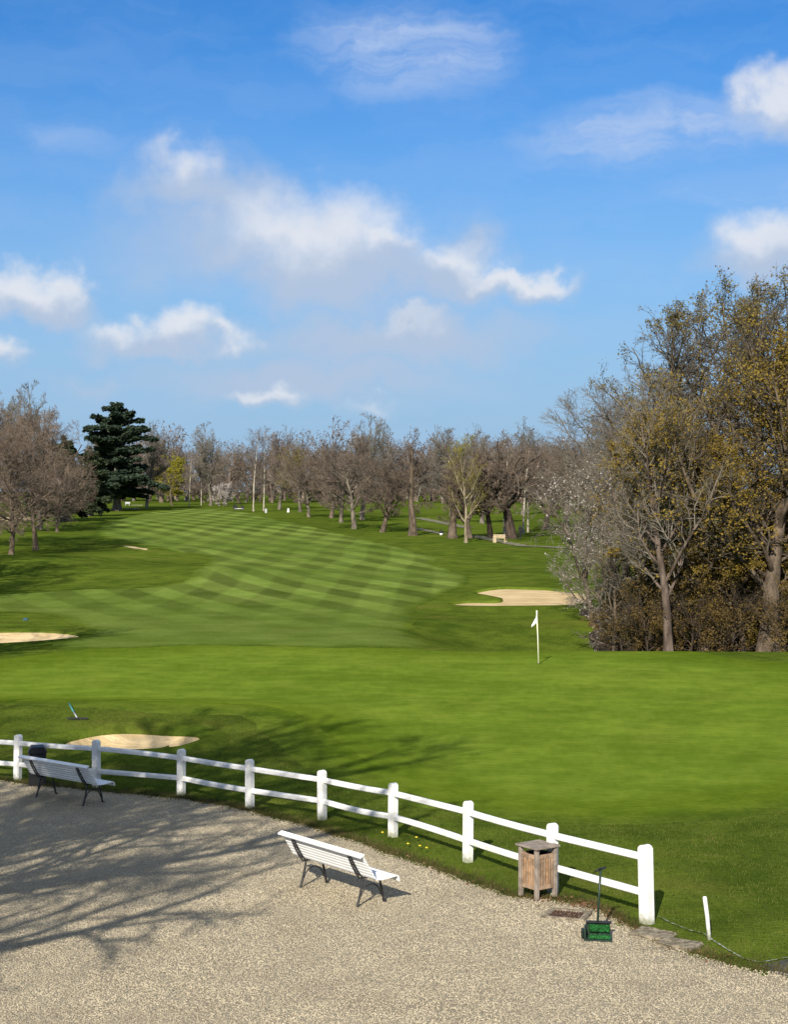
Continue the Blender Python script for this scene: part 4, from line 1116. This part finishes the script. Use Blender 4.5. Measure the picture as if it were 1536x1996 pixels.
# ------------------------------------------------------------------ wooden litter bin
def make_bin():
    loc = Vector((2.056, 22.21, .012)); rz = math.atan2(.59, .806); S = .40; h = .72
    o = thing('litter_bin', 'slatted wooden litter bin with flat roof in front of the fence', 'bin', loc, rz)
    k = S / 2 - .03
    for sx in (-1, 1):
        for sy in (-1, 1): link('corner_post', box_me('corner_post', (sx * k, sy * k, h / 2), (.058, .058, h), None, .006), M['wood_grey'], o)
    for ax in (0, 1):
        for s in (-1, 1):
            for z, hh in ((.17, .06), (.60, .06)):
                c = (0, s * k, z) if ax == 0 else (s * k, 0, z); d = (S - .118, .034, hh) if ax == 0 else (.034, S - .118, hh)
                link('rail', box_me('rail', c, d, None, .004), M['wood'], o)
            for j in range(6):
                q = (-.5 + (j + .5) / 6) * (S - .118)
                c = (q, s * (k + .004), .385) if ax == 0 else (s * (k + .004), q, .385); d = (.030, .02, .372) if ax == 0 else (.02, .030, .372)
                m_ = M['wood_warm'] if (ax == 1 and j % 2 == 0) or (ax == 0 and j == 3) else M['wood']
                link('slat', box_me('slat', c, d, None, .003), m_, o)
    for j in range(5):
        link('roof_board', box_me('roof_board', ((-.5 + (j + .5) / 5) * (S + .06), 0, h + .014), ((S + .06) / 5 - .004, S + .06, .028), None, .003), M['wood_grey'], o)
    bm = bmesh.new(); bmesh.ops.create_cone(bm, cap_ends=False, segments=20, radius1=.13, radius2=.145, depth=.50, matrix=Matrix.Translation((0, 0, .38)))
    bmesh.ops.create_circle(bm, cap_ends=True, segments=20, radius=.13, matrix=Matrix.Translation((0, 0, .135)))
    bmesh.ops.remove_doubles(bm, verts=bm.verts, dist=1e-3)
    link('liner', bm_mesh(bm, 'liner', True), M['black'], o)


make_bin()

# ------------------------------------------------------------------ black bin behind the left bench
g0 = at(73, 31.3)
o = thing('litter_bin', 'black square litter bin with sloping lid behind the left bench', 'bin', g0, .25)
link('body', box_me('body', (0, 0, .33), (.34, .34, .66), None, .02), M['black'], o)
bm = bmesh.new(); prism_bm(bm, [(-.19, 0), (.19, 0), (.17, .07), (.12, .13), (-.12, .13), (-.17, .07)], .37, (Vector((1, 0, 0)), Vector((0, 0, 1)), Vector((0, 1, 0)), Vector((0, 0, .665))))
link('lid', bm_mesh(bm, 'lid'), M['black'], o)


# ------------------------------------------------------------------ shoe brush stand
def make_brush():
    g0 = ground(1167, 1836); o = thing('shoe_cleaner', 'green bristled shoe cleaning brush with tall T handle on the gravel', 'shoe cleaner', g0 + Vector((0, .06, .012)), -.12)
    bm = bmesh.new(); box_bm(bm, (0, 0, .012), (.36, .30, .022), None, .004); box_bm(bm, (-.165, -.0, .085), (.022, .24, .125), None, .004); box_bm(bm, (0, .105, .105), (.31, .024, .165), None, .004)
    link('base', bm_mesh(bm, 'base'), M['dkgreen'], o)
    def bristle(c, s, n, axis):
        g = np.random.default_rng(int(abs(c[0]) * 1000) + n); P = []
        V, T = [], []
        for k in range(n):
            q = np.array(c) + g.uniform(-.5, .5, 3) * np.array(s); q[axis] = c[axis] - s[axis] / 2
            e = q + g.normal(0, .006, 3); e[axis] = c[axis] + s[axis] * .5 * g.uniform(.75, 1.15); w_ = np.array([.004, .0, .0]) if axis != 0 else np.array([0, .004, 0]); i = len(V)
            V += [q - w_, q + w_, e]; T.append((i, i + 1, i + 2))
        bm2 = box_me('brush', c, [a * (.86 if j == axis else .96) for j, a in enumerate(s)], None, .008)
        v2 = np.array([v.co for v in bm2.vertices]); f4 = [np.array([list(p.vertices)]) + len(V) for p in bm2.polygons]
        return mesh_np('brush', np.concatenate([np.array(V), v2]), [np.array(T)] + f4)
    link('brush', bristle((.02, .070, .115), (.27, .045, .095), 900, 1), M['brush'], o)
    link('brush', bristle((.02, -.045, .038), (.27, .085, .038), 1000, 2), M['brush'], o)
    link('brush', bristle((-.195, .0, .07), (.04, .18, .085), 600, 0), M['dkgreen'], o)
    link('top_bar', box_me('top_bar', (.01, .088, .192), (.33, .075, .018), None, .004), M['black'], o)
    link('pole', tube_me('pole', [(np.array([(-.01, .10, .02), (.01, .115, .45), (.035, .13, .86)]), .016)], 8), M['dkgreen'], o)
    link('grip', tube_me('grip', [(np.array([(-.03, .03, .862), (.035, .13, .870), (.10, .23, .862)]), .015)], 8), M['black'], o)


make_brush()

# ------------------------------------------------------------------ drain, kerb stones, stake, flag, rake
g0 = ground(1105, 1789)
o = thing('drain_cover', 'rusty iron drain grate in a stone surround beside the wooden bin', 'drain', g0 + Vector((0, 0, .014)), -.35)
bm = bmesh.new()
for c, s in (((0, .215, .012), (.60, .09, .03)), ((0, -.215, .012), (.60, .06, .03)), ((-.255, 0, .012), (.09, .34, .03)), ((.255, 0, .012), (.09, .34, .03))): box_bm(bm, c, s, None, .006)
link('stone_frame', bm_mesh(bm, 'stone_frame'), M['stone'], o)
link('pit', box_me('pit', (0, 0, -.008), (.42, .34, .012)), M['hole'], o)
for k in range(11): link('grate_bar', box_me('grate_bar', (-.19 + .038 * k, 0, .014), (.020, .335, .014), None, .002), M['rust'], o)

for (x, y, rz, s, lab) in ((1272, 1827, -.66, (.50, .36, .075), 'worn stone kerb slab touching the end post of the fence'), (1324, 1847, -.66, (.50, .34, .07), 'worn stone kerb slab nearer the white stake')):
    g0 = ground(x, y); bm = bmesh.new(); box_bm(bm, (0, 0, .02), s, None, .012)
    bmesh.ops.subdivide_edges(bm, edges=bm.edges, cuts=2, use_grid_fill=True)
    for v in bm.verts: v.co += Vector(RNG.normal(0, .006, 3))
    q = link('kerb_stone', bm_mesh(bm, 'kerb_stone'), M['stone']); q.location = g0; q.rotation_euler = (0, 0, rz); tag(q, lab, 'kerb stone', 'stone slabs at the end of the fence')

g0 = ground(1384, 1833)
q = link('boundary_stake', tube_me('boundary_stake', [(np.array([(0, 0, -.1), (-.035, 0, .30), (-.068, 0, .545), (-.069, 0, .556)]), [.027, .027, .027, .019])], 10), M['white']); q.location = g0
tag(q, 'leaning white boundary stake in the grass on the white line', 'stake')

g0 = ground(1050, 1297)
o = thing('flagstick', 'white golf flag on a pale pole standing in the putting green', 'flag', g0 + Vector((0, 0, .022)))
link('pole', tube_me('pole', [(np.array([(0, 0, -.1), (-.03, 0, 1.0), (-.075, 0, 1.93)]), .021)], 8), M['pole'], o)
t = np.linspace(0, 1, 9); V = []
for iz in range(9):
    f = iz / 8
    for s in t:
        drop = s * .27
        V.append((-.075 + .03 - f * -.0 - s * (.05 + .19 * f * (1.3 - .3 * f)) * (1 if f < .8 else .92), .035 * math.sin(s * 7 + f * 2) * (.3 + s), 1.93 - f * .42 - drop * (1 - f * .25)))
i = np.arange(81).reshape(9, 9); fq = np.stack([i[:-1, :-1], i[:-1, 1:], i[1:, 1:], i[1:, :-1]], -1).reshape(-1, 4)
fl = link('flag', mesh_np('flag', np.array(V), fq, True), M['flag'], o); so = fl.modifiers.new('thick', 'SOLIDIFY'); so.thickness = .006
bm = bmesh.new(); bmesh.ops.create_cone(bm, cap_ends=True, segments=20, radius1=.054, radius2=.054, depth=.006, matrix=Matrix.Translation((0, 0, .006))); link('cup', bm_mesh(bm, 'cup'), M['hole'], o)

A, B = ground(151, 1406), ground(138, 1384)
o = thing('bunker_rake', 'bunker rake with teal handle lying in the shaded grass above the front bunker', 'rake', A)
d = (B - A); d = d.normalized() * 1.75
link('handle', tube_me('handle', [(np.array([(0, 0, .05), tuple(d * .45 + Vector((0, 0, .05)))]), .022)], 6), M['pale_metal'], o)
link('grip', tube_me('grip', [(np.array([tuple(d * .45 + Vector((0, 0, .05))), tuple(d + Vector((0, 0, .07)))]), .024)], 6), M['teal'], o)
bm = bmesh.new(); box_bm(bm, (0, 0, .06), (.55, .035, .04), None, .004)
for k in range(9): box_bm(bm, (-.24 + .06 * k, 0, .02), (.015, .015, .07))
link('rake_head', bm_mesh(bm, 'rake_head'), M['black'], o)

g0 = ground(50, 1212)
o = thing('tee_marker', 'small blue marker on the fairway above the left bunker', 'marker', g0)
bm = bmesh.new(); prism_bm(bm, [(-.12, .0), (.12, .0), (.10, .11), (-.10, .11)], .14, (Vector((1, 0, 0)), Vector((0, 0, 1)), Vector((0, 1, 0)), Vector((0, 0, .03)))); link('block', bm_mesh(bm, 'block'), M['blue'], o)
link('spike', tube_me('spike', [(np.array([(0, 0, -.1), (0, 0, .06)]), .012)], 6), M['pale_metal'], o)

# dandelions by the fence
for k, (x, y) in enumerate([(745, 1642), (795, 1664), (812, 1652), (819, 1668), (832, 1672)]):
    g0 = ground(x, y - 8); o = thing('dandelion', ('leftmost yellow dandelion under the fence', 'yellow dandelion second from the left under the fence', 'middle yellow dandelion, highest up towards the rail', 'yellow dandelion fourth from the left under the fence', 'rightmost yellow dandelion under the fence')[k], 'flower', g0, k, 'dandelions under the fence')
    link('stem', tube_me('stem', [(np.array([(0, 0, 0), (.005, 0, .075)]), .003)], 5), M['brush'], o)
    bm = bmesh.new(); bmesh.ops.create_uvsphere(bm, u_segments=10, v_segments=6, radius=.022, matrix=Matrix.Translation((.005, 0, .085)) @ Matrix.Diagonal((1, 1, .55, 1))); link('petals', bm_mesh(bm, 'petals'), M['yellow'], o)

# dry leaves blown against the edge of the grass
M['dry_leaf'] = leaf_mat('dry_leaves', [(.07, .035, .018), (.15, .075, .035), (.22, .13, .07)], .1, 9.0)
n = 520; lx = np.concatenate([RNG.normal(2.75, .42, n // 2), RNG.uniform(-6, 6.5, n - n // 2)]); k_ = np.array([den[np.argmin(np.abs(den[:, 0] - q))][1] for q in lx])
ly = k_ + np.concatenate([RNG.normal(-.05, .16, n // 2), RNG.normal(0, .18, n - n // 2)])
tag(link('fallen_leaves', leaf_mesh('fallen_leaves', np.column_stack([lx, ly, H(lx, ly) + .035]), .024, RNG, .25, .004), M['dry_leaf']), 'scattered dry brown leaves along the edge of the gravel', 'leaves', kind='stuff')

# ------------------------------------------------------------------ small things far off
def bench_far(loc, rz):
    o = thing('park_bench', 'pale wooden bench beside the path under the oaks', 'bench', loc, rz)
    for x in (-.62, .62):
        for y in (-.2, .2): link('leg', box_me('leg', (x, y, .22 if y > 0 else .42), (.09, .07, .44 if y > 0 else .84), None, .01), M['pale_wood'], o)
    for k in range(3): link('seat_slat', box_me('seat_slat', (0, -.15 + .15 * k, .455), (1.4, .13, .035), None, .005), M['pale_wood'], o)
    for k in range(3): link('back_slat', box_me('back_slat', (0, -.235, .58 + .13 * k), (1.4, .03, .11), None, .005), M['pale_wood'], o)
    for x in (-.64, .64): link('armrest', box_me('armrest', (x, 0, .66), (.08, .5, .04), None, .005), M['pale_wood'], o)


bench_far(ground(975, 1060), -.5)
g0 = ground(964, 1060)
o = thing('tee_box_stand', 'small pale wooden box post left of the pale bench', 'box', g0, .2)
link('body', box_me('body', (0, 0, .30), (.34, .34, .60), None, .02), M['pale_wood'], o); link('lid', box_me('lid', (0, 0, .62), (.40, .40, .05), None, .01), M['pale_wood'], o)

g0 = ground(860, 1046)
o = thing('tee_bin', 'small white bin with round black lid on the grass right of the lopped trunk', 'bin', g0)
bm = bmesh.new(); bmesh.ops.create_cone(bm, cap_ends=True, segments=16, radius1=.15, radius2=.20, depth=.28, matrix=Matrix.Translation((0, 0, .14))); link('body', bm_mesh(bm, 'body', True), M['white'], o)
bm = bmesh.new(); bmesh.ops.create_uvsphere(bm, u_segments=14, v_segments=8, radius=.24, matrix=Matrix.Translation((0, 0, .42)) @ Matrix.Diagonal((1, 1, .95, 1))); link('lid', bm_mesh(bm, 'lid', True), M['black'], o)

g0 = ground(562, 1001)
q = link('tee_cone', tube_me('tee_cone', [(np.array([(0, 0, 0), (0, 0, .05), (0, 0, .42), (0, 0, .55), (0, 0, .70), (0, 0, .74)]), [.28, .27, .17, .19, .17, .08])], 14), M['white']); q.location = g0
tag(q, 'small white cone shaped marker under the olive budded tree', 'marker')
g0 = ground(518.5, 1002)
o = thing('litter_bin', 'pale grey litter bin at the foot of the right birch', 'bin', g0)
link('body', box_me('body', (0, 0, .36), (.38, .38, .72), None, .03), M['pale_metal'], o); link('rim', box_me('rim', (0, 0, .745), (.43, .43, .06), None, .02), M['pale_metal'], o)

g0 = ground(252, 997)
for (x, y, s, rz, lab) in ((258, 995, (2.7, 1.6, .22), .05, 'pale stone tee platform below the cedar'), (268, 987.5, (2.6, 1.2, .2), .0, 'pale strip of paving right of the cedar trunk')):
    g0 = ground(x, y); q = link('tee_platform', box_me('tee_platform', (0, 0, s[2] / 2 - .05), s, None, .03), M['path']); q.location = g0; q.rotation_euler = (.06, 0, rz); tag(q, lab, 'platform', 'pale paved platforms by the cedar')
g0 = ground(248.5, 988)
o = thing('small_bench', 'tiny pale seat right of the cedar trunk', 'bench', g0)
for x in (-.4, .4): link('leg', box_me('leg', (x, 0, .2), (.1, .4, .4), None, .01), M['pale_metal'], o)
link('seat', box_me('seat', (0, 0, .43), (1.1, .45, .06), None, .01), M['pale_metal'], o); link('back', box_me('back', (0, .2, .68), (1.1, .06, .36), None, .01), M['pale_metal'], o)


def golf_cart(loc, rz):
    o = thing('golf_cart', 'dark golf cart parked at the far edge of the fairway', 'golf cart', loc, rz)
    bm = bmesh.new(); prism_bm(bm, [(-1.1, .28), (1.05, .28), (1.15, .5), (.95, .78), (.55, .80), (.42, .45), (-.15, .45), (-.2, .72), (-1.1, .78)], 1.1, (Vector((1, 0, 0)), Vector((0, 0, 1)), Vector((0, 1, 0)), Vector((0, 0, 0))))
    link('body', bm_mesh(bm, 'body'), M['black'], o)
    link('sill', box_me('sill', (0, 0, .25), (1.3, 1.14, .1), None, .02), M['white'], o)
    link('seat', box_me('seat', (-.42, 0, .80), (.5, 1.0, .14), None, .03), M['dark_cloth'], o); link('backrest', box_me('backrest', (-.68, 0, 1.05), (.12, 1.0, .4), None, .03), M['dark_cloth'], o)
    link('roof', box_me('roof', (-.15, 0, 1.78), (1.55, 1.15, .07), None, .03), M['black'], o)
    for x, x2 in ((.72, .5), (-.95, -.85)):
        for y in (-.5, .5): link('roof_strut', tube_me('roof_strut', [(np.array([(x, y, .75), (x2, y, 1.77)]), .022)], 6), M['black'], o)
    for x in (-.72, .75):
        for y in (-.5, .5):
            bm = bmesh.new(); bmesh.ops.create_cone(bm, cap_ends=True, segments=18, radius1=.23, radius2=.23, depth=.18, matrix=Matrix.Translation((x, y, .23)) @ Matrix.Rotation(math.pi / 2, 4, 'X')); w_ = link('wheel', bm_mesh(bm, 'wheel'), M['black'], o)
            bm = bmesh.new(); bmesh.ops.create_cone(bm, cap_ends=True, segments=14, radius1=.12, radius2=.10, depth=.20, matrix=Matrix.Translation((x, y, .23)) @ Matrix.Rotation(math.pi / 2, 4, 'X')); link('rim', bm_mesh(bm, 'rim'), M['pale_metal'], w_)
    link('steering_wheel', tube_me('steering_wheel', [(np.array([(.28 + .06 * math.sin(a), .22 + .16 * math.cos(a), 1.0 + .14 * math.sin(a)) for a in np.linspace(0, 6.28, 15)]), .015)], 6), M['black'], o)


golf_cart(ground(465, 996), .15)


def person(loc, rz):
    o = thing('person', 'person in dark clothes standing right of the massive oak trunk', 'person', loc, rz)
    J = {'pelvis': (0, 0, .93, .13, .10), 'waist': (0, 0, 1.08, .12, .09), 'chest': (0, -.01, 1.28, .155, .105), 'neck': (0, 0, 1.45, .055, .055), 'chin': (0, .01, 1.52, .06, .07), 'head': (0, .015, 1.62, .078, .09), 'crown': (0, .01, 1.70, .06, .07),
         'hl': (-.09, 0, .88, .085, .085), 'kl': (-.10, .03, .48, .058, .058), 'al': (-.10, -.01, .09, .04, .045), 'fl': (-.11, .15, .03, .038, .03),
         'hr': (.09, 0, .88, .085, .085), 'kr': (.10, .05, .48, .058, .058), 'ar': (.11, .03, .09, .04, .045), 'fr': (.12, .19, .03, .038, .03),
         'sl': (-.18, -.01, 1.38, .06, .06), 'el': (-.24, -.02, 1.10, .042, .042), 'wl': (-.24, .07, .86, .03, .03), 'nl': (-.235, .10, .76, .035, .022),
         'sr': (.18, -.01, 1.38, .06, .06), 'er': (.24, -.02, 1.10, .042, .042), 'wr': (.24, .07, .86, .03, .03), 'nr': (.235, .10, .76, .035, .022)}
    E = [('pelvis', 'waist'), ('waist', 'chest'), ('chest', 'neck'), ('neck', 'chin'), ('chin', 'head'), ('head', 'crown')]
    for s in 'lr': E += [('pelvis', 'h' + s), ('h' + s, 'k' + s), ('k' + s, 'a' + s), ('a' + s, 'f' + s), ('chest', 's' + s), ('s' + s, 'e' + s), ('e' + s, 'w' + s), ('w' + s, 'n' + s)]
    ks = list(J); me = bpy.data.meshes.new('body'); me.from_pydata([J[k][:3] for k in ks], [(ks.index(a), ks.index(b)) for a, b in E], [])
    b = link('body', me, M['dark_cloth'], o)
    md = b.modifiers.new('skin', 'SKIN'); sv = me.skin_vertices[0].data
    for k, v in zip(ks, sv): v.radius = J[k][3:5]; v.use_root = (k == 'pelvis')
    b.modifiers.new('sub', 'SUBSURF').levels = 1; b.modifiers['sub'].render_levels = 2
    bm = bmesh.new(); bmesh.ops.create_uvsphere(bm, u_segments=14, v_segments=10, radius=.1, matrix=Matrix.Translation((0, .045, 1.605)) @ Matrix.Diagonal((.72, .72, 1.02, 1))); link('face', bm_mesh(bm, 'face', True), M['skin'], o)
    bm = bmesh.new(); bmesh.ops.create_uvsphere(bm, u_segments=14, v_segments=10, radius=.105, matrix=Matrix.Translation((0, -.005, 1.645)) @ Matrix.Diagonal((.86, .98, .95, 1))); link('hair', bm_mesh(bm, 'hair', True), M['bark_dark'], o)


person(ground(1014, 1054), .4)
